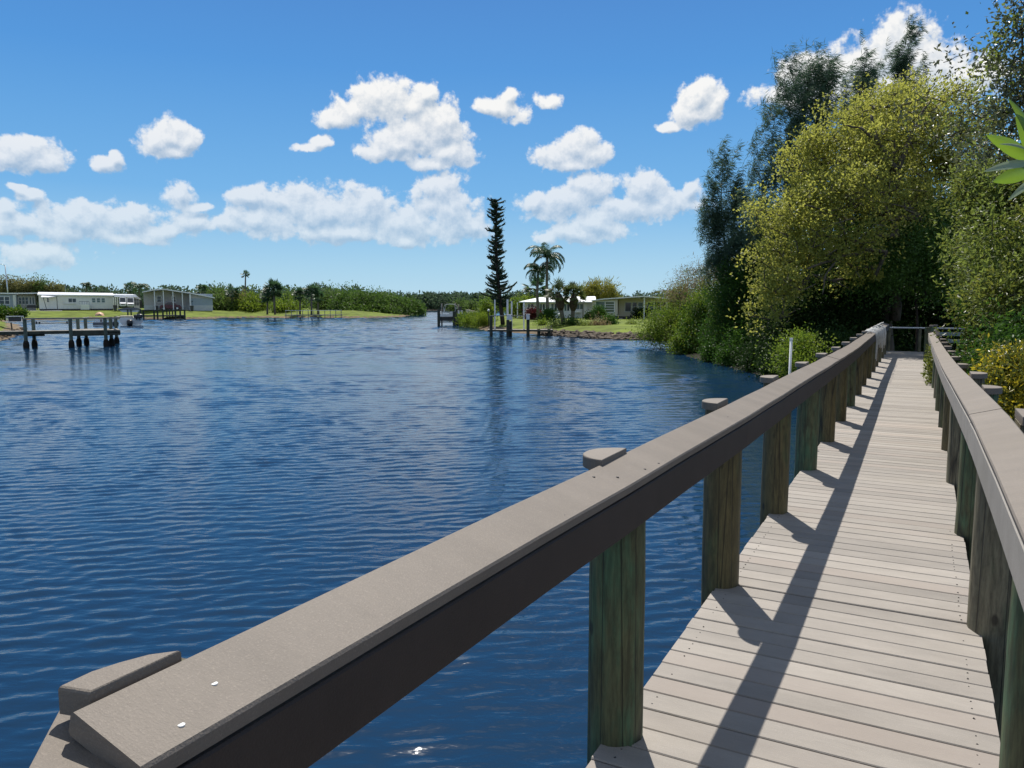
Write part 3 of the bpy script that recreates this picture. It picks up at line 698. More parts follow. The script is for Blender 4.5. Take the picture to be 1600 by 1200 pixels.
# casuarinas: feathery, dark, drooping and bent by the wind
def casuarina(label, base, top, blobs, seed, n_br=150, n_lf=170, sweep=.5, length=.36):
    rs = np.random.RandomState(seed); base = np.array(base); top = np.array(top)
    o = thing('casuarina_tree', label, 'tree', tuple(base), 0, 'casuarinas behind the pale tree')
    k = 14; tr = [base + (top-base)*(i/k) + np.array([.25*math.sin(i*.5), .2*math.cos(i*.7), 0])*(i/k) for i in range(k+1)]
    sk = Skel(tr); tg = blob_points(rs, blobs, n_br, .25); sk.grow(rs, tg, top, .10, .7, -.04)
    sk.mesh('trunk', M_barkd, o, .012, 2.3, .24)
    # each branch end carries a plume of hanging needles that streams to one side
    cs = np.repeat(tg, 5, 0) + rs.normal(0, 1, (len(tg)*5, 3))*np.array([.20, .20, .30]); n = n_lf//5; N = len(cs)*n
    t = rs.rand(N); c = np.repeat(cs, n, 0); dirs = np.repeat(unit(rs.normal(0, .30, (len(cs), 3)) + np.array([RT[0]*sweep*.45, RT[1]*sweep*.45, .75])), n, 0)
    p = c + dirs*(t[:, None]*.95) + rs.normal(0, .035, (N, 3))
    ax = rs.normal(0, .38, (N, 3)) + RT*sweep*.8 + np.array([0, 0, -.55]) + dirs*.5
    V, F = leaf_quads(p, ax, rs.normal(0, 1, (N, 3)), length*rs.uniform(.6, 1.3, N), .026*rs.uniform(.7, 1.3, N), .1)
    np_mesh('crown', local(V, o), F, L_casu, o); return o
casuarina('tall feathery blue-green casuarina rising just behind the pale tree', foot(1255, 36), at(1262, 105, 36),
          [bl(1235, 190, 36, 45, 60), bl(1262, 140, 36, 26, 45), bl(1290, 150, 36, 16, 40), bl(1210, 270, 36, 35, 60), bl(1260, 280, 36, 55, 80), bl(1200, 360, 35, 45, 60), bl(1225, 130, 36, 12, 28), bl(1262, 98, 36, 8, 20), bl(1276, 85, 36, 5, 18)], 31, 135, 230)
casuarina('shorter wispy casuarina leaning out over the brown shrub', foot(1150, 39), at(1126, 260, 38.5),
          [bl(1125, 300, 38, 20, 50), bl(1140, 350, 38, 30, 50), bl(1115, 370, 38, 25, 40), bl(1150, 420, 37, 45, 40), bl(1118, 415, 38, 20, 22), bl(1185, 400, 37, 40, 60), bl(1105, 275, 38, 7, 30), bl(1095, 350, 38, 14, 8)], 32, 120, 220)
casuarina('casuarina with a thin plume top showing above the pale crown, left of its neighbour', foot(1335, 41), at(1350, 80, 41),
          [bl(1348, 95, 41, 5, 42), bl(1338, 125, 41, 12, 26), bl(1330, 190, 41, 28, 50), bl(1330, 270, 41, 40, 60)], 33, 90, 240, .9)
casuarina('casuarina with a broad ragged plume top above the middle of the pale crown', foot(1400, 42), at(1415, 70, 42),
          [bl(1412, 85, 42, 6, 34), bl(1396, 105, 42, 13, 24), bl(1400, 170, 42, 28, 50), bl(1390, 260, 42, 40, 60), bl(1432, 110, 42, 8, 14)], 34, 95, 240, .9)

# shore mangroves, from the point of the bank to the walkway
def mang(label, blobs, x, D, seed, lm=L_mang, n_cl=170, n_lf=110, leaf=(.11, .055), spread=.33, name='mangrove_bush', cat='mangrove', group='mangroves on the near bank', **k):
    return plant(name, label, cat, foot(x, D, .1), blobs, lm, seed, n_cl=n_cl, n_lf=n_lf, spread=spread, leaf=leaf, bark=M_barkd, group=group, trunk_r=.007, shell=.35, **k)
mang('low sunlit mangrove at the tip of the bank, hanging over the water', [bl(1045, 508, 45, 38, 30), bl(1020, 520, 45, 22, 18), bl(1075, 505, 44, 32, 30), bl(1060, 480, 46, 30, 22)], 1050, 45, 41, L_mangy)
mang('rounded yellow-green mangrove beside the tip of the bank', [bl(1095, 515, 41, 34, 34), bl(1075, 535, 40, 22, 14), bl(1110, 485, 41, 36, 32), bl(1130, 530, 39, 28, 28)], 1100, 41, 42, L_mangy, leaf2=L_mang, share2=.5)
mang('dark round mangrove leaning low over the brown water', [bl(1140, 520, 36, 40, 36), bl(1160, 480, 36, 42, 46), bl(1120, 545, 35, 28, 16), bl(1165, 545, 33, 32, 28)], 1150, 36, 43, L_mang)
mang('tall dark green mangrove under the shorter casuarina', [bl(1180, 440, 36, 50, 45), bl(1145, 450, 37, 36, 34), bl(1215, 480, 34, 46, 55)], 1180, 36.5, 44, L_mang, n_cl=200)
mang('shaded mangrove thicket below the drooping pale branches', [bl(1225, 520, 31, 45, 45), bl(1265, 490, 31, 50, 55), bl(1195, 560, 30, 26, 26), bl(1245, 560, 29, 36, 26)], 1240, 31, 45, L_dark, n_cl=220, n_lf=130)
mang('small bright shrub beside the white pipe', [bl(1250, 548, 21, 30, 22), bl(1232, 562, 20.5, 24, 16), bl(1262, 575, 20, 22, 14)], 1250, 21, 46, L_mangy, n_cl=70, n_lf=90, leaf=(.075, .042), spread=.2, name='shore_shrub', cat='shrub')
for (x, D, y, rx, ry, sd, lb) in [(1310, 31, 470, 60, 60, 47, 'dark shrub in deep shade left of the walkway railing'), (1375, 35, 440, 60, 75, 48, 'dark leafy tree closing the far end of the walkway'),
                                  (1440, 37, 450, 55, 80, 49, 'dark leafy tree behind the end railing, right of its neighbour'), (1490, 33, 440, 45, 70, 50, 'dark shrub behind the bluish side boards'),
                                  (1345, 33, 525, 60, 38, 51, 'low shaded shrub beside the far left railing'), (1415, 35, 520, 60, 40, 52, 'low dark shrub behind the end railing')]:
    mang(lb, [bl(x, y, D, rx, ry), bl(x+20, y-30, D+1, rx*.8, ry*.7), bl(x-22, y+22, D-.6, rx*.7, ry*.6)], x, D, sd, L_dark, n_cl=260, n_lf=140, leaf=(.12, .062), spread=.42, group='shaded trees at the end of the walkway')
mang('bright green bush tree standing in front of the pale crown', [bl(1405, 395, 29, 50, 48), bl(1445, 370, 29.5, 40, 40), bl(1465, 420, 29, 45, 45), bl(1480, 350, 30, 40, 40), bl(1360, 430, 29, 40, 30)], 1430, 29.5, 53, leaf_mat('bush_tree_leaf', (.045, .105, .016), (.11, .20, .03), .4, .4, .45), n_cl=260, n_lf=130, spread=.36, name='bush_tree', cat='tree')
plant('dry_shrub', 'brown half-bare twiggy shrub above the mangrove tip', 'shrub', foot(1100, 46, .3), [bl(1085, 440, 46, 30, 28), bl(1115, 445, 45, 32, 28), bl(1058, 462, 46, 24, 22), bl(1130, 428, 45, 22, 22), bl(1090, 465, 44.5, 44, 26)], L_dry, 55, n_cl=230, n_lf=80, spread=.36, leaf=(.10, .035), bark=mat('pale_twig', (.22, .18, .12), .9, .1), trunk_r=.009, bare=110, shell=.3, leaf2=L_olive, share2=.35)
for i, (x, y, D, rx, ry, lm, lb) in enumerate([(1185, 572, 29.6, 26, 16, L_dark, 'low dark mangrove spray touching the water beside the thicket'), (1150, 560, 32.5, 22, 14, L_mang, 'low mangrove spray touching the water under the dark round one'), (1120, 556, 34.6, 18, 10, L_mang, 'small mangrove spray trailing in the water, left of the dark round one'), (1215, 586, 27, 26, 15, L_dark, 'low dark mangrove in front of the shaded thicket'), (1070, 540, 40.5, 18, 9, L_mangy, 'small bright mangrove spray trailing in the water near the tip'), (1290, 560, 25.5, 34, 24, L_dark, 'low dark mangrove behind the left rail caps')]):
    mang(lb, [bl(x, y, D, rx, ry), bl(x+rx*.4, y-ry*.6, D+.6, rx*.8, ry)], x, D, 440+i, lm, n_cl=80, n_lf=100, leaf=(.11, .055), spread=.26)
# the wood behind everything on this bank reads as one dark mass
def wood(name, label, cat, pts, n_lf, spread, leaf, lm, seed):
    rs = np.random.RandomState(seed); c = np.array(pts, float)
    p, ax, wd, L, Wd = scatter(rs, c, spread, n_lf, leaf[0], leaf[1])
    V, F = leaf_quads(p, ax, wd, L, Wd, .2); o = np_mesh(name, V, F, lm); o['kind'] = 'stuff'; o['label'] = label; o['category'] = cat; return o
rs = np.random.RandomState(8); pts = []
for i in range(700):
    x = rs.uniform(1170, 1700); D = rs.uniform(38, 52); hmax = 395 - 40*math.sin((x-1170)/90.) - 60*(x > 1300); pts.append(at(x, rs.uniform(hmax, 545), D))
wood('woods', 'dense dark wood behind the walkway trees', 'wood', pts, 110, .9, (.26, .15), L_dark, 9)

# the glossy shrubs along the right side of the walkway
def gl(label, blobs, base, seed, lm=L_gloss, **k):
    a = dict(n_cl=240, n_lf=120, leaf=(.062, .030), spread=.17, clump=60, clump_r=.26, bark=M_bark, trunk_r=.006, shell=.3, group='glossy shrubs right of the walkway'); a.update(k)
    return plant(a.pop('name', 'glossy_shrub'), label, a.pop('cat', 'shrub'), base, blobs, lm, seed, **a)
gl('glossy yellow-green shrub pressing against the far right rail', [bl(1570, 465, 15, 40, 50), bl(1545, 490, 16, 20, 26), bl(1580, 530, 14.5, 40, 40), bl(1560, 528, 15, 18, 26), bl(1540, 505, 16, 10, 14)], (2.6, 14.8, .2), 61, leaf2=L_mang, share2=.3, leaf=(.08, .04), spread=.17, n_cl=340, clump=70, clump_r=.2)
gl('tall olive leafy shrub filling the right edge above the rail', [bl(1595, 385, 11.5, 58, 72), bl(1580, 320, 12.5, 50, 48), bl(1620, 450, 10.5, 54, 56), bl(1552, 375, 14, 30, 50), bl(1570, 290, 13, 40, 34), bl(1545, 430, 13.5, 24, 34)], (4.0, 11.2, .2), 62, L_olive, leaf2=L_gloss, share2=.5, n_cl=520, n_lf=120, leaf=(.072, .034), spread=.17, clump=130, clump_r=.24)
gl('dark shrub behind the yellow bush at the right edge', [bl(1625, 560, 9.5, 50, 50), bl(1605, 590, 10.5, 30, 32), bl(1640, 640, 8.5, 50, 40), bl(1610, 625, 9.5, 25, 25)], (3.8, 8.6, .2), 63, L_mang, n_cl=260)
plant('yellow_shrub', 'small bright yellow shrub beside the right rail', 'shrub', (3.0, 7.3, .3), [bl(1592, 590, 8, 30, 34), bl(1570, 575, 8.3, 18, 18), bl(1595, 630, 7.8, 26, 20), bl(1545, 615, 8.2, 20, 10)], L_gold, 64, n_cl=130, n_lf=70, spread=.10, leaf=(.055, .022), trunk_r=.004, shell=.35, leaf2=L_gloss, share2=.6)
# a small-leaved tree whose branches hang in from the upper right
ov = [bl(1580, 60, 8.5, 30, 44), bl(1595, 130, 8.5, 40, 44), bl(1555, 100, 9, 30, 14), bl(1490, 92, 9, 24, 6), bl(1575, 190, 9, 44, 34), bl(1520, 178, 9.5, 38, 20), bl(1480, 205, 10, 30, 14), bl(1595, 15, 8.5, 20, 20), bl(1565, 235, 9.5, 44, 20), bl(1440, 172, 10, 22, 8), bl(1640, 100, 8.5, 50, 80), bl(1520, 240, 11, 36, 18)]
plant('small_leaved_tree', 'small-leaved tree reaching in from the upper right corner', 'tree', (6.3, 8.2, .3), ov, leaf_mat('small_dark_leaf', (.045, .060, .032), (.14, .15, .06), .3, .35, .5, clump=1.5), 65, n_cl=270, n_lf=22, spread=.12, leaf=(.058, .028), bark=M_barkd, trunk_r=.004, shell=.2, top=(5.6, 8.4, 4.2), wander=.16, rmax=.12, leaf2=L_olive, share2=.3)
# the sprig of big leaves close to the camera
def big_leaf_sprig():
    root = np.array(at(1625, 262, 1.75)); o = thing('leafy_sprig', 'sprig of large smooth green leaves close up at the right edge', 'sprig', tuple(root))
    ml = leaf_mat('large_smooth_leaf', (.11, .19, .018), (.16, .25, .025), .42, .42, .45, clump=6)
    mp = leaf_mat('large_leaf_underside', (.22, .28, .17), (.28, .33, .20), .30, .5, .4, clump=6)
    stem = MB(); stem.tube([(2.3, 1.5, -.6), (2.2, 1.5, .8), (2.0, 1.45, 2.0), at(1680, 420, 1.9), at(1650, 330, 1.8), root, at(1612, 215, 1.74)], [.016, .013, .010, .007, .005, .004, .003], 6); stem.build('stem', M_bark, o, world=True, smooth=True)
    for (bx, by, tx, ty, w, m_, tw, dd) in [(1610, 232, 1587, 178, .034, ml, .2, .0), (1612, 222, 1575, 153, .022, ml, .5, .02), (1606, 246, 1541, 211, .026, ml, -.35, -.03), (1612, 240, 1560, 225, .008, mp, .9, -.05),
                                (1612, 254, 1537, 268, .017, mp, .75, -.06), (1614, 262, 1551, 284, .030, ml, -.2, -.02), (1616, 280, 1574, 314, .012, mp, .7, .0), (1622, 250, 1660, 190, .034, ml, .1, .02), (1620, 240, 1600, 200, .026, ml, .1, .03)]:
        b0 = np.array(at(bx, by, 1.75)); t0 = np.array(at(tx, ty, 1.72+dd)); ax = t0-b0; L = np.linalg.norm(ax); ax /= L
        wd = UP*math.cos(tw)*.6 + np.cross(ax, -FW)*1.0 + FW*tw; wd = wd - ax*np.dot(wd, ax); wd /= np.linalg.norm(wd); nn = np.cross(ax, wd)
        vs = []; fs = []; K = 12
        for i in range(K+1):
            f = i/K; hw = w*.62*(math.sin(math.pi*min(1, f*.9+.1)**.9)**.75 if f < 1 else .02); c = b0 + ax*L*f + nn*(-.010*math.sin(f*math.pi))
            for s_ in (-1, -.5, 0, .5, 1): vs.append(c + wd*hw*s_ + nn*abs(s_)*hw*.28)
        for i in range(K):
            for j in range(4): fs.append((i*5+j, i*5+j+1, i*5+j+6, i*5+j+5))
        lf = MB(); lf.add(vs, fs); lf.build('leaf', m_, o, smooth=True, world=True)
big_leaf_sprig()
# creeper on the right-hand piles
rs = np.random.RandomState(77); pts = np.array([(.27 + rs.uniform(-.03, .10), 17.6 + rs.uniform(-.5, .9), 1.05 + abs(rs.normal(0, .33))) for _ in range(60)])
p_, a_, w_, l_, d_ = scatter(rs, pts, .09, 26, .07, .04)
V, F = leaf_quads(p_, a_, w_, l_, d_, .2); cr_ = np_mesh('creeper', V, F, L_gloss); tag(cr_, 'leafy green creeper climbing through the right-hand railing posts', 'creeper'); rebase(cr_, (.22, 17.6, 1.0))

# ---- palms and the columnar pine on the island
def trunk_tube(o, path, rad, m, n=9):
    t = MB(); t.tube(path, rad, n); return t.build('trunk', m, o, smooth=True, world=True)
def queen_palm(label, x, D, ytop, seed, group, nf=17, fl=3.2, base_z=.7, xt=None):
    rs = np.random.RandomState(seed); b = np.array(foot(x, D, base_z)); tp = np.array(at(xt or x, ytop, D))
    o = thing('queen_palm', label, 'palm', tuple(b), 0, group)
    mid = (b+tp)/2 + RT*rs.uniform(-.2, .2); trunk_tube(o, [b - UP*.3, b + (mid-b)*.5, mid, mid + (tp-mid)*.5, tp], [.24, .19, .16, .15, .13], M_palmt)
    PP = []; AA = []; WW = []; LL = []; rach = MB()
    for i in range(nf):
        a = 2*math.pi*(i*.382 + rs.uniform(-.03, .03)); el_ = rs.uniform(-.1, 1.25) if i > 2 else rs.uniform(1.0, 1.4)
        h = np.array([math.cos(a), math.sin(a), 0]); L = fl*rs.uniform(.85, 1.1); pt = []; p = tp.copy(); ang = el_
        for k in range(15):
            pt.append(p.copy()); p = p + (h*math.cos(ang) + UP*math.sin(ang))*L/14; ang -= .105 + .009*k
        rach.tube(pt, [.03*(1-k/16) for k in range(15)], 4)
        pt = np.array(pt)
        for k in range(1, 15):
            d = unit(pt[k]-pt[k-1]); s = np.cross(d, UP); s = unit(s); nL = 7
            for q in range(nL):
                for sg in (-1, 1):
                    PP.append(pt[k-1] + (pt[k]-pt[k-1])*q/nL); AA.append(s*sg*.8 + d*.45 - UP*rs.uniform(.35, 1.0)); WW.append(d + rs.normal(0, .3, 3)); LL.append(.62*math.sin(math.pi*(.12+.8*k/15))*rs.uniform(.8, 1.2))
    V, F = leaf_quads(np.array(PP), np.array(AA), np.array(WW), np.array(LL), np.full(len(PP), .045), .1)
    np_mesh('crown', local(V, o), F, L_palm, o); rach.build('frond_stems', L_palm, o, world=True); return o
def sabal_palm(label, x, D, y, r, seed, group, base_z=.7, nf=34, trunk=.17, xb=None, lm=None, boots=True, lod=1.0):
    rs = np.random.RandomState(seed); b = np.array(foot(xb or x, D, base_z)); tp = np.array(at(x, y, D)); o = thing('sabal_palm', label, 'palm', tuple(b), 0, group)
    trunk_tube(o, [b - UP*.3, b + (tp-b)*.4, b + (tp-b)*.75, tp - UP*.2], [trunk*1.15, trunk, trunk, trunk*.8], M_palmt)
    if boots:
        q = MB(); q.tube([b + (tp-b)*.45, b + (tp-b)*.62, b + (tp-b)*.85, tp], [trunk*1.1, trunk*2.1, trunk*1.9, trunk*.9], 10); q.build('leaf_boots', M_boot, o, smooth=True, world=True)
    PP = []; AA = []; WW = []; LL = []; st = MB()
    for i in range(int(nf*lod)):
        a = 2*math.pi*rs.rand(); e_ = rs.uniform(-.75, 1.4); h = np.array([math.cos(a)*math.cos(e_), math.sin(a)*math.cos(e_), math.sin(e_)]); pl = r*rs.uniform(.45, .62)
        c = tp + h*pl; st.tube([tp, tp + h*pl*.6 + UP*.02, c], [.02, .015, .012], 3)
        s = unit(np.cross(h, UP)); fl = r*rs.uniform(.42, .56); tilt = unit(np.cross(s, h))
        for k in range(15):
            t = (k-7)/7*1.75; PP.append(c); AA.append(h*math.cos(t) + s*math.sin(t) - UP*.30*abs(t) - UP*.12 + tilt*rs.normal(0, .08)); WW.append(tilt*.6 + s*math.cos(t)*.7 - h*math.sin(t)*.7); LL.append(fl*(1-.12*abs(t))*rs.uniform(.9, 1.1))
    V, F = leaf_quads(np.array(PP), np.array(AA), np.array(WW), np.array(LL), np.array(LL)*.16, .05)
    np_mesh('crown', local(V, o), F, lm or L_sabal, o); st.build('frond_stems', lm or L_sabal, o, world=True); return o
qg = 'queen palms in front of the island house'
queen_palm('taller of the two queen palms in front of the white house', 857, 88, 400, 71, qg, 18, 2.9, xt=855)
queen_palm('shorter of the two queen palms in front of the white house', 842, 89, 421, 72, qg, 15, 2.4, xt=841)
sg_ = 'stout sabal palms on the island shore'
sabal_palm('stout fan palm on the island shore, left of its twin', 872, 72, 458, 1.45, 73, sg_, xb=881, trunk=.20, nf=36)
sabal_palm('stout fan palm on the island shore, right of its twin', 897, 72.5, 460, 1.4, 74, sg_, xb=894, trunk=.19, nf=34)
sabal_palm('round-headed fan palm behind the island house roof', 838, 118, 452, 2.3, 75, 'fan palms behind the island house', nf=44, lm=L_palm)
sabal_palm('fan palm showing over the low roof, left of the far pair', 1025, 125, 463, 1.3, 76, 'fan palms behind the island house', nf=20)
sabal_palm('fan palm showing over the low roof beside the brown shrub', 1046, 122, 459, 1.5, 77, 'fan palms behind the island house', nf=20)
sabal_palm('tiny fan palm at the house end, in front of the white roof', 911, 96, 468, .6, 78, 'fan palms behind the island house', nf=14, trunk=.06, boots=False)
plant('areca_clump', 'yellow-green clump of palms rising behind the white roof', 'palm clump', foot(935, 118, .7), [bl(920, 461, 118, 18, 12), bl(940, 456, 118, 22, 14), bl(958, 460, 117, 12, 10)], leaf_mat('areca_leaf', (.12, .13, .02), (.26, .24, .04), .4, .5, .3), 79, n_cl=90, n_lf=40, spread=.5, leaf=(.7, .10), trunk_r=.02, up=.9)
plant('hedge_shrub', 'yellowish hedge beside the white house porch', 'shrub', foot(806, 105, .7), [bl(806, 480, 105, 14, 12), bl(815, 470, 112, 16, 8), bl(798, 486, 104, 10, 8)], L_mangy, 80, n_cl=70, n_lf=50, spread=.4, leaf=(.3, .12), trunk_r=.02)

def norfolk():
    rs = np.random.RandomState(5); D = 80; b = np.array(foot(786, D, .6)); top = np.array(at(777, 312, D)); H = top[2]-b[2]
    o = thing('norfolk_pine', 'tall narrow dark Norfolk pine with a blunt ragged top', 'tree', tuple(b))
    tr = [b + (top-b)*t + RT*(-.35*math.sin(t*3.0)) for t in np.linspace(0, 1, 16)]
    trunk_tube(o, [tr[0]-UP*.3] + tr[1:], np.linspace(.24, .09, 16), M_barkd)
    def axis(t): i = t*15; k = min(14, int(i)); return tr[k] + (tr[k+1]-tr[k])*(i-k)
    P0 = []; A0 = []; L0 = []; br = MB()
    prof = [(0, .8), (.13, .95), (.20, 1.65), (.27, 1.7), (.33, 1.25), (.40, .9), (.50, .95), (.58, .98), (.64, .8), (.74, .85), (.86, .78), (.92, .8), (1, .8)]
    n = 195
    for i in range(n):
        t = .13 + .87*(i/n); a = rs.uniform(0, 6.283); rad = lerp(prof, t)*rs.uniform(.6, 1.18)
        left = math.cos(a)*-1
        h = RT*math.cos(a) + FW*math.sin(a)
        if .74 < t < .95 and h@RT < -.6: rad *= rs.choice([1.0, 1.5, 1.9], p=[.6, .25, .15])
        if t < .36 and rs.rand() < .15: rad *= 1.3
        base = axis(t); rise = rs.uniform(.25, .8)
        pts = [base, base + h*rad*.45 + UP*rad*.10*rise, base + h*rad*.8 + UP*rad*.32*rise, base + h*rad + UP*rad*.62*rise]
        th = rs.uniform(.07, .11)
        br.tube(pts, [th*.6, th, th*1.05, th*.55], 6)
        for k in range(46):
            f = rs.rand(); seg = min(2, int(f*3)); q = pts[seg] + (pts[seg+1]-pts[seg])*(f*3-seg); P0.append(q + rs.normal(0, .05, 3)); A0.append(rs.normal(0, 1, 3) + (pts[3]-pts[0])/rad*.8); L0.append(.17)
    N = len(P0); V, F = leaf_quads(np.array(P0), np.array(A0), rs.normal(0, 1, (N, 3)), np.array(L0)*rs.uniform(.6, 1.3, N), np.full(N, .05), .2)
    br.build('branch_foliage', L_norf, o, smooth=True, world=True); np_mesh('crown', local(V, o), F, L_norf, o)
norfolk()

# ---- the far shore on the left
def fbush(label, blobs, x, D, seed, lm=L_far, n_cl=130, n_lf=60, spread=.75, leaf=(.42, .24), name='shore_tree', cat='tree', group='trees along the left shore', z=.9, **k):
    return plant(name, label, cat, foot(x, D, z), blobs, lm, seed, n_cl=n_cl, n_lf=n_lf, spread=spread, leaf=leaf, bark=M_barkd, group=group, trunk_r=.03, shell=.3, **k)
xs = [(352, 160, 478, 22, 22, 'bushy tree beside the grey house, dark at its foot', L_far), (372, 162, 474, 18, 22, 'olive tree left of the tall thin palm', L_fara), (394, 160, 478, 20, 22, 'yellowish tree behind the lawn edge, right of the thin palm', L_mangy), (345, 175, 462, 14, 12, 'darker treetop rising behind the grey house', L_far),
      (449, 168, 474, 22, 20, 'green tree between the two fan palm groups', L_far), (446, 158, 485, 20, 10, 'low pale shrub row between the fan palms', L_mangy), (520, 172, 473, 26, 20, 'green tree right of the fan palm pair', L_far)]
for i, (x, D, y, rx, ry, lb, lm) in enumerate(xs):
    fbush(lb, [bl(x, y, D, rx, ry), bl(x-rx*.4, y+4, D-1, rx*.7, ry*.7), bl(x+rx*.5, y+3, D+1, rx*.7, ry*.8), bl(x, y+8, D-2, rx, ry*.6)], x, D, 300+i, lm)
mg = 'mangroves of the long point on the left shore'
for i, (x, D, y, rx, ry, lb) in enumerate([(545, 165, 474, 26, 20, 'tallest mangrove of the long point, behind the low jetty'), (575, 166, 477, 26, 18, 'dense mangrove in the left half of the long point'), (605, 168, 478, 24, 16, 'dense mangrove in the middle of the long point'), (630, 171, 481, 20, 13, 'lower mangrove towards the end of the long point'), (645, 173, 485, 12, 9, 'last and lowest mangrove at the end of the point'), (560, 176, 470, 22, 13, 'mangrove top rising behind the long point, above the jetty'), (592, 178, 471, 24, 12, 'mangrove top rising behind the middle of the point')]):
    fbush(lb, [bl(x, y, D, rx, ry), bl(x-rx*.5, y+4, D-2, rx*.7, ry*.8), bl(x+rx*.5, y+4, D+1, rx*.7, ry*.75), bl(x, y+9, D-3, rx*1.0, ry*.5)], x, D, 320+i, leaf_mat('point_mangrove_leaf', (.045, .095, .016), (.10, .165, .026), .36, .55, .3, clump=.25), name='mangrove_bush', cat='mangrove', group=mg, z=.2, n_cl=150)
fg = 'fan palms on the left shore'
sabal_palm('largest fan palm of the left shore, highest of the dark group', 427, 145, 453, 2.2, 340, fg, base_z=.9, nf=70, xb=430, boots=False, lm=L_palm)
sabal_palm('lower fan palm leaning against the largest one', 418, 146, 463, 1.7, 341, fg, base_z=.9, nf=56, boots=False, lm=L_palm)
sabal_palm('fan palm with a clear pale trunk behind the low jetty', 487, 145, 456, 1.75, 342, fg, base_z=.9, nf=60, boots=False, lm=L_palm)
sabal_palm('shaggy fan palm just left of the clear-trunked one', 469, 148, 461, 1.6, 343, fg, base_z=.9, nf=56, boots=False, lm=L_palm)
sabal_palm('shaggy low fan palm right of the clear-trunked one', 497, 149, 464, 1.5, 344, fg, base_z=.9, nf=46, boots=False, lm=L_palm)
sabal_palm('small fan palm in the trees right of the grey house', 363, 158, 456, 1.7, 345, fg, base_z=.9, nf=44, boots=False, lm=L_palm)
sabal_palm('very tall thin-trunked palm standing over the trees', 383.5, 172, 429, 1.15, 346, fg, base_z=.9, nf=34, trunk=.16, boots=False, lm=L_palm)
sabal_palm('fan palm behind the grey house roof', 317, 185, 454, 1.8, 347, 'palms behind the left houses', base_z=.9, nf=40, boots=False, lm=L_palm)
sabal_palm('round fan palm behind the carport, left of the drooping one', 203, 182, 450, 1.7, 348, 'palms behind the left houses', base_z=.9, nf=40, boots=False, lm=L_palm)
queen_palm('drooping palm behind the white carport', 218, 180, 450, 349, 'palms behind the left houses', 15, 3.0, .9)
queen_palm('feathery palm behind the long white house', 135, 190, 445, 350, 'palms behind the left houses', 13, 1.7, .9)
sabal_palm('small dark palm right of the feathery one behind the white house', 147, 186, 450, .9, 351, 'palms behind the left houses', base_z=.9, nf=26, boots=False, lm=L_palm)
for i, (x, y, rx, ry, lb, lm) in enumerate([(8, 447, 16, 14, 'olive tree beside the street lamp, left of its neighbour', L_fara), (24, 446, 16, 12, 'olive tree beside the street lamp, under the lamp head side', L_fara), (38, 449, 15, 9, 'spreading pale tree behind the blue-grey house', L_fara), (52, 448, 10, 10, 'thin pale tree behind the awning', L_fara), (66, 449, 10, 10, 'thin open-topped tree above the white awning', L_far), (84, 452, 12, 8, 'low tree behind the left end of the white roof', L_fara)]):
    fbush(lb, [bl(x, y, 200, rx, ry), bl(x+rx*.4, y+5, 200, rx*.8, ry*.7), bl(x, y+14, 200, rx, ry*.8)], x, 200, 360+i, lm, n_cl=80, n_lf=40, group='trees behind the left houses')
rs = np.random.RandomState(12); pts = []
for i in range(1500):
    x = rs.uniform(-60, 560); D = rs.uniform(240, 275); tp = 456 + 3*math.sin(x*.11) + 2*math.sin(x*.31+1); pts.append(at(x, rs.uniform(tp, 488), D))
for i in range(1900):
    x = rs.uniform(500, 1120); D = rs.uniform(292, 318); tp = 465 + 2.5*math.sin(x*.13) + 2*math.sin(x*.37) + (2 if x < 640 else 0); pts.append(at(x, rs.uniform(tp, 486), D))
wood('distant_woods', 'blue-green wood along the far shore', 'wood', pts, 26, 1.1, (1.1, .6), L_farb, 13)
# scrub pines that stand above the far wood, each on its own
q = np.random.RandomState(15)
pine_x = [556, 566, 575, 586, 597, 604, 611, 640, 648, 655, 663, 668, 674, 681, 690, 697, 703, 712, 727, 742, 752, 760]
proto = None
for i, x in enumerate(pine_x):
    D = 300 + q.uniform(-4, 8); yt = q.uniform(459, 464); b = np.array(foot(x, D, .6))
    if i % 4 == 0:
        pr = plant('scrub_pine', 'thin scrub pine standing above the distant wood', 'pine', tuple(b), [bl(x, yt+2, D, 4.2, 2.6), bl(x+3, yt+5, D, 3.5, 2), bl(x-3, yt+6, D, 3.5, 2)], L_farb, 400+i, n_cl=26, n_lf=30, spread=.42, leaf=(.7, .3), bark=M_barkd, group='scrub pines above the distant wood', trunk_r=.05, shell=.2)
        proto = pr; px = x
    else:
        c = proto.copy(); COL.objects.link(c); c.location = b; c.rotation_euler = (0, 0, q.uniform(0, 6)); sc_ = q.uniform(.85, 1.1); c.scale = (sc_, sc_, q.uniform(.93, 1.05))
        for ch in list(proto.children):
            e = ch.copy(); COL.objects.link(e); e.parent = c
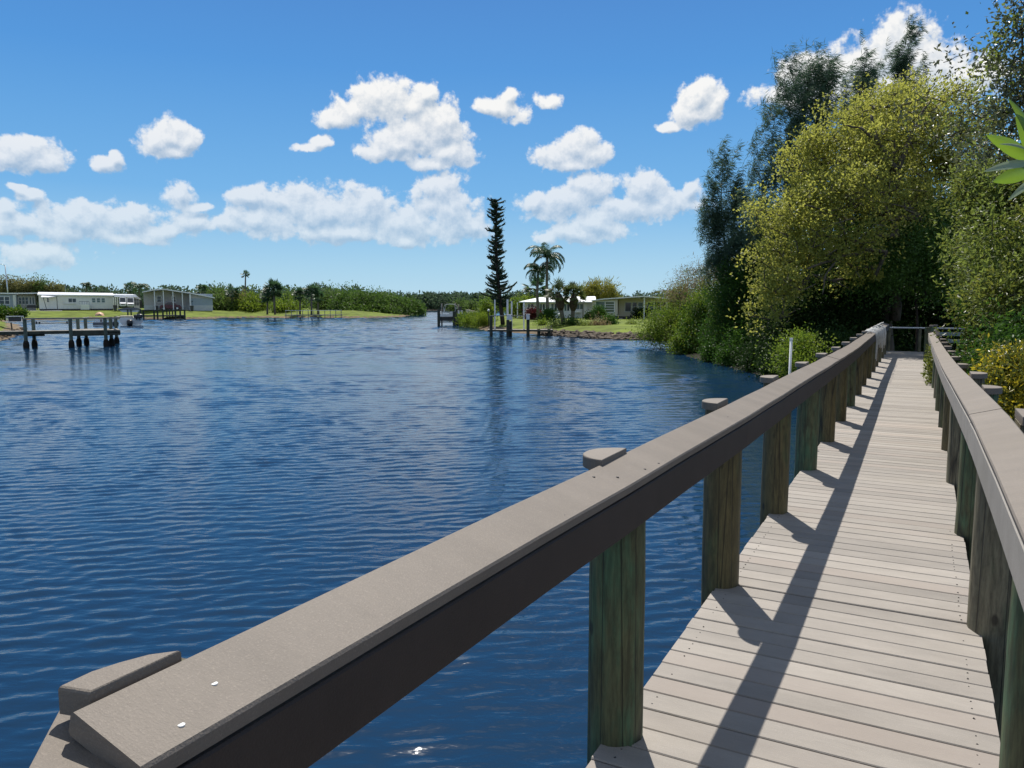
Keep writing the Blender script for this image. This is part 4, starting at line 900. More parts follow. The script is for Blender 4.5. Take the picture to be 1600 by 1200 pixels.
# growth along the island shore
plant('marsh_shrub', 'bright low green shrub between the boat lift and the island dock', 'shrub', foot(742, 84, .1), [bl(742, 503, 85, 20, 9), bl(728, 502, 88, 10, 8), bl(757, 504, 82, 12, 11)], L_mangy, 90, n_cl=120, n_lf=60, spread=.28, leaf=(.34, .06), trunk_r=.01, up=1.4)
for i, (x, y, D, rx, ry, lm, lb) in enumerate([(760, 484, 90, 12, 14, L_mangy, 'light green shrub behind the white lamp globe'), (745, 478, 140, 18, 12, L_far, 'broad green tree behind the covered boat'), (720, 480, 150, 16, 9, L_far, 'green tree behind the boat lift'), (770, 476, 130, 20, 12, L_far, 'green tree behind the dark pine'), (855, 494, 84, 9, 8, L_mang, 'dark shrub at the foot of the queen palms'),
            (832, 490, 92, 9, 6, L_red, 'dark red shrub along the porch of the white house'), (1008-4, 491, 97, 10, 4, L_dark, 'dark shrub under the windows of the tan house wing'), (934, 490, 94, 8, 8, L_mang, 'grey-green shrub at the corner of the big window'), (922, 497, 92, 4, 4, L_dark, 'small dark shrub left of the big window'),
            (893, 508, 71, 14, 8, L_mang, 'dark shrub at the foot of the stout fan palms'), (868, 512, 70, 14, 7, L_olive, 'dry grey shrub on the bank beside the island dock'), (915, 512, 69, 10, 7, L_olive, 'rusty weedy shrub on the rock bank, left of the lawn'), (936, 510, 69, 11, 6, L_dry, 'brown weedy shrub on the rock bank'), (950, 503, 72, 7, 4, L_mang, 'small green plant at the top of the rock bank'), (988, 511, 70, 4, 5, L_olive, 'tuft of tall weeds at the top of the rock bank'), (848, 512, 72, 9, 8, L_mangy, 'pale green shrub at the end of the island dock')]):
    plant('garden_shrub', lb, 'shrub', foot(x, D, .5), [bl(x, y, D, rx, ry), bl(x+rx*.4, y+ry*.3, D-.4, rx*.7, ry*.7), bl(x-rx*.4, y+ry*.4, D+.3, rx*.6, ry*.6)], lm, 500+i, n_cl=60, n_lf=50, spread=.26*max(1, D/95), leaf=(.20*D/85, .10*D/85), trunk_r=.012, group='shrubs on the island', bark=M_barkd)
plant('shore_bush', 'leafy bush on the lawn corner behind the left dock', 'shrub', foot(18, 75, .5), [bl(10, 488, 75, 20, 5), bl(27, 489, 75, 14, 4), bl(0, 487, 75, 12, 6)], L_mang, 95, n_cl=90, n_lf=50, spread=.2, leaf=(.24, .12), trunk_r=.015, leaf2=L_mangy, share2=.4)

# ------------------------------------------------------------------ houses, docks, boats and small things
M_white = mat('white_paint', (.78, .78, .76), .5, .4, var=.05, scale=2)
M_wroof = mat('white_metal_roof', (.80, .80, .79), .4, .5, var=.05, scale=1)
M_cream = mat('cream_siding', (.80, .80, .72), .6, .3, var=.05, scale=2)
M_tan = mat('tan_siding', (.68, .60, .45), .6, .3, var=.06, scale=2)
M_taupe = mat('taupe_siding', (.46, .44, .42), .6, .3, var=.06, scale=2)
M_blue = mat('blue_grey_siding', (.33, .39, .43), .6, .3, var=.06, scale=2)
M_skirt = mat('pale_skirting', (.52, .54, .52), .6, .3, var=.08, scale=2)
M_glass = mat('window_glass', (.03, .045, .055), .06, .6)
M_glassg = mat('reflecting_glass', (.10, .16, .15), .08, .7)
M_black = mat('black_plastic', (.018, .018, .02), .35, .5)
M_dgrey = mat('dark_grey_metal', (.06, .06, .06), .5, .4)  # plain dark grey, shared by posts, bins and skirting
M_wood = mat('weathered_dock_wood', (.25, .235, .205), .85, .15, var=.3, scale=3, stretch=(1, .2, 1))
M_woodd = mat('dark_wet_pile', (.05, .055, .04), .7, .3, var=.5, scale=4)
M_woodg = mat('green_dock_post', (.10, .125, .10), .8, .2, var=.4, scale=4)
M_barn = mat('barnacled_pile', (.028, .024, .02), .95, .1, var=.5, scale=20, bump=1.0, bscale=25)
M_conc = mat('concrete', (.48, .46, .42), .85, .2, var=.15, scale=2)
M_tanc = mat('tan_canvas', (.55, .50, .38), .8, .1, var=.08)
M_greyc = mat('grey_canvas', (.16, .165, .18), .8, .1, var=.1)
M_red = mat('maroon_car_paint', (.09, .006, .018), .25, .6)
M_carw = mat('white_car_paint', (.78, .78, .78), .25, .6)
M_tyre = mat('tyre_rubber', (.02, .02, .02), .8, .2)
M_alu = mat('aluminium', (.62, .63, .64), .35, .5, .7)
M_pvc = mat('white_pvc', (.75, .75, .73), .4, .4)
M_globe = mat('white_lamp_globe', (.82, .82, .80), .3, .4)

class Site:
    """local frame of a thing: x to the right along the view heading, y away, z up; photograph pixels give sizes at distance D"""
    def __init__(s, name, label, cat, x0, D, gz, group=None):
        p = at(x0, 500, D); s.D = D; s.x0 = x0; s.gz = gz; th = math.atan((x0-800)/1200.0)   # it faces the water, square to the line of sight
        s.o = thing(name, label, cat, (p[0], p[1], gz), YAW-th, group); s.c = math.cos(th)
    def X(s, px): return (px-s.x0)*s.D/1200.0*s.c
    def Z(s, py): return (at(800, py, s.D)[2]) - s.gz
    def box(s, name, m, x0, x1, y0, y1, zt, zb, parent=None, bevel=0):
        b = MB(); b.box(s.X(x0), s.X(x1), y0, y1, s.Z(zb), s.Z(zt)); return b.build(name, m, parent or s.o, bevel=bevel)
    def mbox(s, name, m, boxes, parent=None):
        b = MB()
        for (x0, x1, y0, y1, zt, zb) in boxes: b.box(s.X(x0), s.X(x1), y0, y1, s.Z(zb), s.Z(zt))
        return b.build(name, m, parent or s.o)
    def window(s, x0, x1, zt, zb, y, nx=1, nz=2, glass=None, fw=.10, frame=None):
        a, b_, c, d = s.X(x0), s.X(x1), s.Z(zb), s.Z(zt); f = MB()
        f.box(a-fw, a, y-.06, y+.02, c-fw, d+fw); f.box(b_, b_+fw, y-.06, y+.02, c-fw, d+fw); f.box(a, b_, y-.06, y+.02, d, d+fw); f.box(a, b_, y-.08, y+.02, c-fw, c)
        for i in range(1, nx): xx = a+(b_-a)*i/nx; f.box(xx-.035, xx+.035, y-.055, y+.015, c, d)
        for i in range(1, nz): zz = c+(d-c)*i/nz; f.box(a, b_, y-.05, y+.01, zz-.025, zz+.025)
        w = f.build('window', frame or M_white, s.o); g = MB(); g.box(a+.004, b_-.004, y-.02, y+.012, c+.004, d-.004); g.build('pane', glass or M_glass, w); return w
    def post(s, name, m, px, y, zt, zb, r, parent=None, n=8, smooth=True):
        b = MB(); b.tube([(s.X(px), y, s.Z(zb)), (s.X(px), y, s.Z(zt))], r, n); return b.build(name, m, parent or s.o, smooth=smooth, auto=40)

# --- left shore: blue-grey house, long white house, grey house with a carport
h = Site('mobile_home', 'blue-grey mobile home with white paned windows at the left edge', 'house', 30, 150, 1.35)
h.box('wall', M_blue, -75, 29, 0, 7, 460.5, 485)
b = MB(); b.prof([(h.X(-80), h.Z(459.6)), (h.X(31), h.Z(459.6)), (h.X(31), h.Z(457.6)), (h.X(-80), h.Z(457.2))], -.4, 7.3); b.build('roof', M_wroof, h.o)
h.window(2, 8.6, 464, 475, 0); h.window(10, 16.6, 464, 475, 0); h.window(-24, -16, 464, 475, 0)
h.box('sunroom_wall', M_taupe, 29.3, 58, .6, 6.5, 461, 485)
for x in (31.5, 36.6, 41.8): h.window(x, x+3.9, 464.5, 475, .6, 1, 2)
for x in (48.5, 53): h.window(x, x+2.4, 464.5, 475, .6, 1, 1)
h.box('corner_post', M_cream, 22.5, 27, -.25, -.05, 461, 485)
b = MB(); b.prof([(h.X(31.3), h.Z(459.4)), (h.X(50), h.Z(459.2)), (h.X(60), h.Z(458.6)), (h.X(69), h.Z(462.3)), (h.X(69), h.Z(461.2)), (h.X(60), h.Z(457.2)), (h.X(31.3), h.Z(457.6))], -1.6, 3); b.build('awning_roof', M_wroof, h.o)
for x in (59.5, 62.5): h.post('porch_post', M_dgrey, x, -1.4, 459.8, 484, .07)
s_ = Site('outdoor_sofa', 'dark cushioned outdoor sofa on the patio of the blue-grey house', 'sofa', 50, 148, 1.33)
s_.box('seat', M_black, 43.5, 57, -.8, 0, 479, 481.4, bevel=.04); s_.box('backrest', M_black, 43.5, 57, -.05, .2, 476.8, 481.4, bevel=.04); s_.box('arm', M_black, 43, 44.4, -.8, .1, 478, 481.4); s_.box('arm', M_black, 56, 57.4, -.8, .1, 478, 481.4)

h = Site('mobile_home', 'long white mobile home with a bright white roof and a carport at its right end', 'house', 122, 151, 1.35)
h.box('wall', M_cream, 64, 179.5, 0, 7, 461.6, 482.6); h.box('skirting', M_dgrey, 64.5, 179, .08, 6.8, 482.6, 485)
b = MB(); b.prof([(h.X(62.5), h.Z(461.7)), (h.X(181), h.Z(462.6)), (h.X(181), h.Z(460.9)), (h.X(62.5), h.Z(460.2))], -.45, -.05)
b.hexa([(h.X(62.5), -.45, h.Z(460.2)), (h.X(181), -.45, h.Z(460.9)), (h.X(181), 7.3, h.Z(460.9)), (h.X(62.5), 7.3, h.Z(460.2)), (h.X(62.5), 3.4, h.Z(456.3)), (h.X(181), 3.4, h.Z(457.2)), (h.X(181), 3.5, h.Z(457.2)), (h.X(62.5), 3.5, h.Z(456.3))]); b.build('roof', M_wroof, h.o)
h.window(109, 120.5, 466.6, 472.2, 0, 2, 1); h.window(76.4, 78.8, 466, 472, 0, 1, 2)
for x in (145.8, 153.4, 161): h.window(x, x+5, 466, 472.4, 0, 1, 2, M_glassg)
h.mbox('window_ledge', M_white, [(101, 121, -.25, -.09, 474, 474.6), (101, 101.7, -.25, -.09, 466, 474)])
h.box('step_landing', M_cream, 127, 140.5, -1.5, -.01, 475.8, 483.8)
h.mbox('step_rail', M_dgrey, [(125, 141, -1.5, -1.45, 470.6, 471.1)] + [(x, x+.4, -1.5, -1.45, 471.1, 475.8) for x in (125, 128, 130.5, 133, 136, 138.5, 140.6)])
b = MB(); b.hexa([(h.X(68), -2.6, h.Z(465)), (h.X(79), -2.6, h.Z(465.2)), (h.X(92.5), -.06, h.Z(464)), (h.X(69), -.06, h.Z(462.4)), (h.X(68), -2.6, h.Z(464.3)), (h.X(79), -2.6, h.Z(464.4)), (h.X(92.5), -.06, h.Z(462.9)), (h.X(69), -.06, h.Z(461.5))]); b.build('awning', M_wroof, h.o)
b = MB(); b.tube([(h.X(71.5), -2.4, h.Z(465.2)), (h.X(75.5), -2.0, h.Z(484))], .06, 6); b.tube([(h.X(91.3), -1.2, h.Z(464)), (h.X(91.6), -1.2, h.Z(484))], .07, 6); b.build('awning_post', M_dgrey, h.o)
b = MB(); b.hexa([(h.X(181.2), -1.5, h.Z(463.8)), (h.X(219), -1.5, h.Z(464.2)), (h.X(219), 6, h.Z(464.2)), (h.X(181.2), 6, h.Z(463.8)), (h.X(181.2), -1.2, h.Z(460.2)), (h.X(217), -1.2, h.Z(460.4)), (h.X(215), 6, h.Z(458.8)), (h.X(181.2), 6, h.Z(458.4))]); b.build('carport_roof', M_wroof, h.o)
for x in (180, 183, 186.2, 211.5): h.post('carport_post', M_cream, x, -1.2, 464, 485, .10)
h.mbox('screen_room', M_white, [(213, 213.5, -.6, -.5, 465, 478), (221.4, 222, -.6, -.5, 466, 478), (213, 222, -.6, -.5, 471.4, 472), (213, 222, -.6, -.5, 465.4, 466), (217, 217.4, -.6, -.5, 466, 478), (213, 222, -.6, -.5, 477.4, 484)])
b = MB(); b.box(h.X(213.6), h.X(221.3), -.45, 3, h.Z(484), h.Z(466)); b.build('screen', mat('grey_insect_screen', (.22, .23, .24), .7, .2), h.o)
b = MB(); b.prof([(h.X(212.4), h.Z(465.4)), (h.X(226), h.Z(468)), (h.X(217.5), h.Z(461.4))], -.7, 3.4); b.build('screen_room_roof', M_wroof, h.o)
h.box('gate', M_dgrey, 222.4, 226.4, -.5, -.3, 469.4, 481)
def parked_car(name, label, x0, x1, D, gz, m, ytop, ybase, front=False):
    """a car seen from the side, or from the front, standing at D"""
    s = Site(name, label, 'car', (x0+x1)/2, D, gz); L = s.X(x1)-s.X(x0); H = s.Z(ytop)-s.Z(ybase); b0 = s.Z(ybase); hw = .88
    if front:
        w = L/2; pr = [(-2.2, .32), (-2.25, .75), (-2.0, .95), (-1.1, 1.05), (-.4, H*.98), (1.2, H), (1.9, H*.95), (2.2, 1.0), (2.25, .4)]
        secs = [[(sx, y, b0+z) for y, z in pr] for sx in (-w, w)]
        b = MB(); b.sweep(secs); b.build('body', m, s.o, bevel=.09, smooth=True, auto=40)
        g = MB(); g.hexa([(-w*.84, -1.16, b0+1.08), (w*.84, -1.16, b0+1.08), (w*.84, -1.1, b0+1.10), (-w*.84, -1.1, b0+1.10), (-w*.74, -.53, b0+H*.95), (w*.74, -.53, b0+H*.95), (w*.74, -.45, b0+H*.96), (-w*.74, -.45, b0+H*.96)]); g.build('windscreen', M_glass, s.o)
        g = MB(); g.box(-w*.55, w*.55, -2.29, -2.2, b0+.62, b0+.82); g.build('grille', M_black, s.o)
        for sg in (-1, 1):
            g = MB(); g.box(sg*w*.8-.14, sg*w*.8+.14, -2.26, -2.15, b0+.72, b0+.88); g.build('headlight', M_globe, s.o)
        xs, ys = [-w+.12, w-.12], [-1.4, 1.4]
        for x in xs:
            for y in ys: t = MB(); t.tube([(x-.11, y, b0+.33), (x+.11, y, b0+.33)], .33, 14); t.build('wheel', M_tyre, s.o)
        return s
    a = -L/2; pr = [(a, .35), (a+.02*L, .8), (a+.12*L, .98), (a+.22*L, 1.02), (a+.34*L, H*.98), (a+.40*L, H), (a+.66*L, H*.97), (a+.80*L, 1.0), (a+.97*L, .85), (a+L, .45), (a+L*.99, .28), (a+.01*L, .28)]
    b = MB(); b.sweep([[(x*(1 if q in (1, 2) else .985), y, b0+z) for x, z in pr] for q, y in enumerate((-hw, -hw*.9, hw*.9, hw))]); b.build('body', m, s.o, bevel=.05, smooth=True, auto=35)
    g = MB(); g.prof([(a+.26*L, b0+1.03), (a+.36*L, b0+H*.93), (a+.64*L, b0+H*.92), (a+.76*L, b0+1.03)], -hw-.015, -hw+.05); g.build('side_window', M_glass, s.o)
    for f in (.19, .80):
        t = MB(); t.tube([(a+f*L, -hw-.02, b0+.34), (a+f*L, -hw+.2, b0+.34)], .34, 16); w = t.build('wheel', M_tyre, s.o); t = MB(); t.tube([(a+f*L, -hw-.03, b0+.34), (a+f*L, -hw+.1, b0+.34)], .20, 12); t.build('rim', M_alu, w)
    return s
parked_car('parked_car', 'white car parked under the carport, left of the other white one', 188, 198.5, 150.5, 1.35, M_carw, 464.5, 481, True)
parked_car('parked_car', 'white car with a raked windscreen under the right end of the carport', 199.5, 210.5, 151.5, 1.35, M_carw, 465, 481.5, True)
b_ = Site('waste_bin', 'dark waste bin at the corner of the white carport', 'bin', 181, 148, 1.3)
b = MB(); b.sweep([[(sx*w_, sy*w_, z) for sx, sy in ((-1, -1), (1, -1), (1, 1), (-1, 1))] for w_, z in ((.26, 0), (.34, 1.0))]); b.build('bin_body', M_dgrey, b_.o, bevel=.03); b = MB(); b.box(-.37, .37, -.39, .37, 1.0, 1.08); b.build('lid', M_black, b_.o, bevel=.02)

h = Site('manufactured_home', 'grey house with a wide low gable, white carport columns and blue-grey right wing', 'house', 280, 150, 1.2)
h.box('wall', M_taupe, 226.5, 299.5, 1.6, 10, 456, 477); h.box('skirting', M_skirt, 226.6, 299.4, 1.55, 9.9, 477, 485)
h.box('right_wall', M_blue, 300, 334, -.5, 9.8, 459, 477.2); h.box('right_skirting', M_skirt, 300.1, 333.9, -.55, 9.7, 477.2, 487)
b = MB(); b.prof([(h.X(225.5), h.Z(457.6)), (h.X(242), h.Z(454.4)), (h.X(258), h.Z(453)), (h.X(300), h.Z(459)), (h.X(337.5), h.Z(466.2)), (h.X(337.5), h.Z(464.6)), (h.X(300), h.Z(457.2)), (h.X(258), h.Z(451.2)), (h.X(242), h.Z(452.6)), (h.X(225.5), h.Z(456.2))], -1.0, 10.4); b.build('roof', M_wroof, h.o)
b = MB(); b.prof([(h.X(299.8), h.Z(466)), (h.X(333.9), h.Z(466.2)), (h.X(300), h.Z(459.4))], -.52, -.3); b.prof([(h.X(227), h.Z(458)), (h.X(299.4), h.Z(459.3)), (h.X(258), h.Z(453.2))], 1.58, 1.75); b.build('gable', M_taupe, h.o)
h.window(247.3, 253, 463, 471.8, 1.6); h.window(270.3, 275.8, 463, 471.8, 1.6)
for x, yt in ((243.8, 454.6), (257.3, 453.3), (272, 455.4), (286.5, 457.3)): h.box('carport_column', M_white, x-.75, x+.75, -.7, -.5, yt, 485)
h.mbox('corner_panel', M_white, [(297.3, 299.9, -.9, -.52, 459.5, 485.6)])
h.box('meter_box', M_dgrey, 300.6, 302.2, -.68, -.55, 470, 472)
parked_car('parked_car', 'maroon car parked behind the white columns of the grey house', 250.5, 284.5, 149.8, 1.25, M_red, 472.6, 484.4)
for (lb, x, D, m) in (('dark waste bin at the left column of the grey house', 244.8, 149, M_dgrey), ('grey waste bin at the corner of the blue-grey wing', 300.5, 148, M_dgrey)):
    s = Site('waste_bin', lb, 'bin', x, D, 1.2); b = MB(); b.sweep([[(sx*w_, sy*w_, z) for sx, sy in ((-1, -1), (1, -1), (1, 1), (-1, 1))] for w_, z in ((.26, 0), (.34, 1.0))]); b.build('bin_body', m, s.o, bevel=.03); b = MB(); b.box(-.37, .37, -.39, .37, 1.0, 1.08); b.build('lid', M_black, s.o, bevel=.02)
for nm, pts in (('patio', [(40, 60), (96, 60), (96, 0), (40, 0)]),):
    b = MB(); p0 = [at(45, 500, 143), at(98, 500, 143), at(98, 500, 150), at(45, 500, 150)]; b.prism([(p[0], p[1]) for p in p0], .5, 1.335); o = b.build('patio', M_conc); o['kind'] = 'structure'
s = Site('street_lamp', 'tall street lamp with an arm reaching left, behind the blue-grey house', 'street lamp', 15, 185, 1.2)
b = MB(); b.tube([(s.X(16), 0, -.3), (s.X(13.7), 0, s.Z(414))], [.16, .10], 8); b.build('pole', M_alu, s.o, smooth=True)
b = MB(); b.tube([(s.X(13.7), 0, s.Z(415)), (s.X(9), 0, s.Z(412.8)), (s.X(3), 0, s.Z(412.6))], .06, 6); b.build('arm', M_alu, s.o, smooth=True)
b = MB(); b.ball((s.X(1), 0, s.Z(412.9)), (.45, .18, .12)); b.build('lamp_head', M_alu, s.o, smooth=True)
s = Site('flag', 'small dark flag on a thin pole above the white roof', 'flag', 105, 175, 1.2)
b = MB(); b.tube([(0, 0, -.2), (0, 0, s.Z(444))], .035, 6); b.build('pole', M_alu, s.o); b = MB(); b.add([(0, 0, s.Z(444.3)), (0, 0, s.Z(449)), (s.X(107), .1, s.Z(449.6)), (s.X(107.4), .15, s.Z(446.6)), (s.X(106.2), -.05, s.Z(446))], [(0, 1, 2, 3, 4)]); b.build('cloth', M_greyc, s.o)

# --- the big dock at the left edge
s = Site('dock', 'grey wooden dock on barnacled piles at the left edge, railed along the front', 'dock', 110, 46.5, 0.0)
s.mbox('deck', M_wood, [(-60, 109, 0, 1.25, 516.4, 518.4), (109, 188, -.2, 3.1, 516.2, 518.4)])
s.mbox('fascia', M_woodd, [(-60, 109, -.06, 0, 517, 521.5), (109, 165, -.27, -.2, 517, 525), (165, 188, -.27, -.2, 517.4, 520), (165, 188, -.27, -.2, 521.2, 524.6), (109, 188, 3.1, 3.16, 518, 524), (188, 188.9, -.2, 3.1, 517.4, 524)])
s.box('stringer', M_woodd, 40, 69, .2, .4, 521.6, 524.6)
for (x, y, yt) in ((40.5, -.15, 498), (51.5, 1.4, 498), (109.5, -.3, 498), (122, 2.2, 498), (135, 3.25, 498), (164.5, -.3, 496.5), (175.5, 1.3, 496), (187, 3.25, 496)):
    p = s.post('post', M_woodg, x, y, yt, 556, .10); b = MB(); q = np.random.RandomState(int(x))
    b.tube([(s.X(x), y, -.5), (s.X(x), y, 0), (s.X(x), y, .18), (s.X(x), y, .34), (s.X(x), y, .44)], [.155, .16, .17, .15, .105], 9); b.build('barnacles', M_barn, p, smooth=True)
s.box('hand_rail', M_wood, 38, 189, -.36, -.06, 496.2, 498.4)
s.box('hand_rail', M_wood, 187, 190.5, -.06, 3.5, 495.6, 497.4)
s = Site('dock_bench', 'white-framed bench with a dark back on the left lawn spit', 'bench', 24, 62, .5)
s.mbox('frame', M_white, [(9.6, 37.5, 0, .06, 493.6, 494.8), (9.6, 37.5, 0, .06, 502.4, 503.4)] + [(x, x+.8, 0, .06, 494, 505) for x in (9.6, 12.2, 33.4, 36.8)]); s.box('seat', M_white, 10, 37, -.4, -.02, 503, 503.6); s.box('backrest', M_black, 13.2, 33.2, .01, .05, 496, 502)

s = Site('dock', 'low floating grey dock between the left dock and the lawn', 'dock', 100, 104, 0.0)
s.mbox('deck', M_wood, [(55, 152, 0, 1.6, 504.4, 505.6)]); s.mbox('float', mat('dock_float', (.10, .14, .18), .6, .3), [(60 + 9*k, 66.5 + 9*k, .1, 1.5, 505.6, 507.2) for k in range(10)])
for x in (57.5, 62, 104.5): s.post('post', M_woodd, x, -.2, 502, 512, .10)
s = Site('gangway', 'thin white gangway from the lawn to the floating dock', 'gangway', 100, 112, 0.0)
b = MB(); b.hexa([(s.X(40), 0, s.Z(504.5)), (s.X(140), 0, s.Z(496.4)), (s.X(140), 1, s.Z(496.4)), (s.X(40), 1, s.Z(504.5)), (s.X(40), 0, s.Z(503.7)), (s.X(140), 0, s.Z(495.6)), (s.X(140), 1, s.Z(495.6)), (s.X(40), 1, s.Z(503.7))]); b.build('walkway_board', M_conc, s.o)

def outboard(s, px, y, yt, yb, m=None, parent=None):
    x = s.X(px); z0, z1 = s.Z(yb), s.Z(yt); H = z1-z0; b = MB()
    b.sweep([[(x+cx*w, y+cy*d, z0+H*f) for cx, cy in ((-1, -.6), (-.6, -1), (.6, -1), (1, -.6), (1, .6), (.6, 1), (-.6, 1), (-1, .6))] for f, w, d in ((.0, .05, .12), (.28, .07, .14), (.34, .16, .22), (.42, .30, .32), (.78, .33, .36), (.94, .27, .28), (1.0, .15, .15))])
    return b.build('outboard_motor', m or M_black, parent or s.o, smooth=True, auto=50)
s = Site('motor_boat', 'white motor boat with black outboards moored at the end of the left dock', 'boat', 205, 92, 0.0)
b = MB(); b.sweep([[(s.X(x)+dx, y, z) for x, dx, z in ((188, .2, .12), (186.5, 0, .55), (186.8, 0, .98), (223.5, 0, .98), (224, 0, .55), (221, -.1, .12))] for y in (0, 3.2)] + [[(s.X(205)+q*.5, 5.6, .5+z) for q, z in ((-1.4, 0), (-1.7, .2), (-1.5, .6), (1.5, .6), (1.7, .2), (1.4, 0))]]); b.build('hull', M_white, s.o, smooth=True, auto=30)
s.box('deck_cover', M_tanc, 187.5, 208.5, .1, 3.0, 493.6, 497.6, bevel=.05); s.mbox('rail', M_alu, [(209, 223, .1, .15, 494.6, 495.2)] + [(x, x+.5, .1, .15, 495, 500) for x in (209, 214, 222.4)]); s.box('seat', M_greyc, 210, 217, .3, .9, 494.2, 501, bevel=.05)
outboard(s, 202.5, -.35, 499.5, 513.6); outboard(s, 218.5, -.4, 490.6, 500.5); outboard(s, 213.4, -.25, 491.5, 500)
s = Site('pontoon_boat', 'dark-sided pontoon boat with white rails behind the left dock', 'boat', 164, 93, 0.0)
s.box('deck', M_greyc, 145, 182.5, 0, 2.4, 503.6, 507.6); s.mbox('pontoon', M_alu, [(145.6, 181.6, .1, .7, 507.6, 511.6), (145.6, 181.6, 1.7, 2.3, 507.6, 511.6)])
s.mbox('rail', M_alu, [(146, 182, .0, .05, 497, 497.6), (146, 182, .0, .05, 503, 503.6)] + [(x, x+.5, 0, .05, 497, 503.6) for x in (146, 155, 160, 166, 173, 181.6)]); s.mbox('side_panel', M_white, [(148, 154.6, .01, .04, 498, 502.6), (161, 165.6, .01, .04, 498, 502.6), (174, 181, .01, .04, 498, 502.6)])
s.box('seat', M_greyc, 156, 160, .5, 1.3, 498.6, 503.6, bevel=.05); outboard(s, 180.5, -.3, 502, 513)
s = Site('rowing_boat', 'tan upturned rowing boat on the grass behind the pontoon boat', 'boat', 156, 132, .6)
b = MB(); b.sweep([[(s.X(156)+x*f, y, z*f2) for x, z in ((-1, 0), (-.75, .42), (-.2, .62), (.2, .62), (.75, .42), (1, 0))] for y, f, f2 in ((-.9, .35, .55), (-.3, .70, .9), (.7, .75, 1), (1.8, .55, .8), (2.4, .1, .4))]); b.build('hull', mat('faded_orange_paint', (.55, .33, .20), .6, .3, var=.15), s.o, smooth=True, auto=50)
b = MB(); b.tube([(s.X(156), -.95, .38), (s.X(156), 2.3, .3)], .04, 5); b.build('keel', M_woodd, s.o)
s = Site('covered_boat', 'grey-covered boat on a lift behind the moored motor boat', 'boat', 203, 128, 0.0)
b = MB(); b.sweep([[(s.X(x), y+yy, s.Z(zt)) for x, zt, yy in ((185, 483.4, 0), (190, 482, .0), (200, 481, 0), (212, 480.8, 0), (221, 482.8, 0), (221.5, 484.2, 0), (203, 484.4, 0), (185, 484.6, 0))] for y in (0, 2.2)]); b.build('cover', M_greyc, s.o, smooth=True, auto=40)
b = MB(); b.sweep([[(s.X(x), y, s.Z(z)) for x, z in ((187, 484.7), (220, 484.6), (216, 487.6), (192, 487.6))] for y in (.15, 2.0)]); b.build('hull', M_white, s.o)
for x in (200.3, 205.4, 220): s.post('lift_post', M_woodd, x, -.15, 483.5, 499, .11)
s = Site('dock', 'small black-looking dock with a railing in front of the grey house', 'dock', 255, 131, 0.0)
s.mbox('deck', M_woodd, [(221, 290, 0, 3.2, 492.4, 493.4)]); s.mbox('fascia', M_woodd, [(221, 290, -.08, 0, 492.4, 494.6)]); s.mbox('hand_rail', M_woodd, [(219, 290, -.12, .1, 484.2, 485.2), (221, 290, 3.0, 3.2, 484.2, 485)])
for x, y in ((225, 0), (241.3, 0), (246.6, 0), (255, -.05), (261.4, 3), (265.6, 3), (270.4, 3), (274.6, 0), (282.2, 0), (289.3, 0)): s.post('post', M_woodd, x, y, 484, 503, .14 if y < 1 else .11)

# --- the low jetty with a pale railing under the fan palms
s = Site('jetty', 'low brown jetty with a pale thin railing under the fan palms', 'jetty', 490, 143, 0.0)
s.mbox('deck', M_wood, [(446, 535, -2, -.5, 491.3, 492.4)]); s.mbox('fascia', M_wood, [(446, 535, -2.1, -2.0, 491.3, 492.8)]); s.mbox('hand_rail', M_cream, [(447, 534, -2.0, -1.9, 484.6, 485.2)])
for k in range(11): s.post('post', M_wood, 448 + 8.5*k, -1.9, 485, 500, .06)

# --- boat lift, covered boat, lamps and docks of the island
s = Site('boat_lift', 'boat lift of dark piles at the tip of the island', 'boat lift', 703, 93, 0.0)
for x, y, yt in ((685.6, 0, 483), (709.5, 0, 487), (714, 1.2, 483), (719.5, .2, 479), (690, 3, 474), (712, 3.2, 473), (717, 3, 475)): s.post('pile', M_woodd if y < 1.5 else M_wood, x, y, yt, 514, .17 if y < 1.5 else .10)
s.mbox('beam', M_woodd, [(685, 709.5, .2, .4, 502.4, 504), (709, 720, -.2, 1.2, 500, 502.4)])
s = Site('pontoon_boat', 'white pontoon boat with a cream bimini top hoisted on the boat lift', 'boat', 703, 94.5, 0.0)
s.box('deck', M_dgrey, 686, 712, 0, 2.5, 494.8, 496); s.mbox('side_panel', M_white, [(686.4, 712, 0, .05, 488.6, 489.4), (686.4, 712, .01, .04, 490.6, 494.6)] + [(x, x+.6, 0, .05, 489, 495) for x in (686.4, 694, 702, 711.4)])
s.mbox('pontoon', M_black, [(687, 711, .1, .8, 496, 501.6), (687, 711, 1.7, 2.4, 496, 501.6)]); s.box('seat', M_white, 702, 711, .3, 1.2, 487, 494.6, bevel=.06); s.box('helm', M_white, 687, 690.6, .6, 1.4, 486.4, 494.6, bevel=.06)
arch = [(693.3, 480.2), (694.6, 476.4), (698.5, 475), (704, 474.4), (709.5, 475), (713.4, 476.8), (715, 479.6)]
b = MB(); b.sweep([[(s.X(x), y, s.Z(z)) for x, z in arch] + [(s.X(x), y, s.Z(z+1.0)) for x, z in arch[::-1]] for y in (-.1, 2.6)]); b.build('bimini_top', mat('cream_canvas', (.80, .76, .62), .8, .1), s.o)
for x0, z0, x1, z1 in ((693.6, 480, 694, 490), (714.6, 479.6, 712, 490), (697, 476, 694, 489), (711, 476.4, 712, 489)):
    b = MB(); b.tube([(s.X(x0), .05, s.Z(z0)), (s.X(x1), .05, s.Z(z1))], .035, 6); b.build('bimini_post', M_alu, s.o)
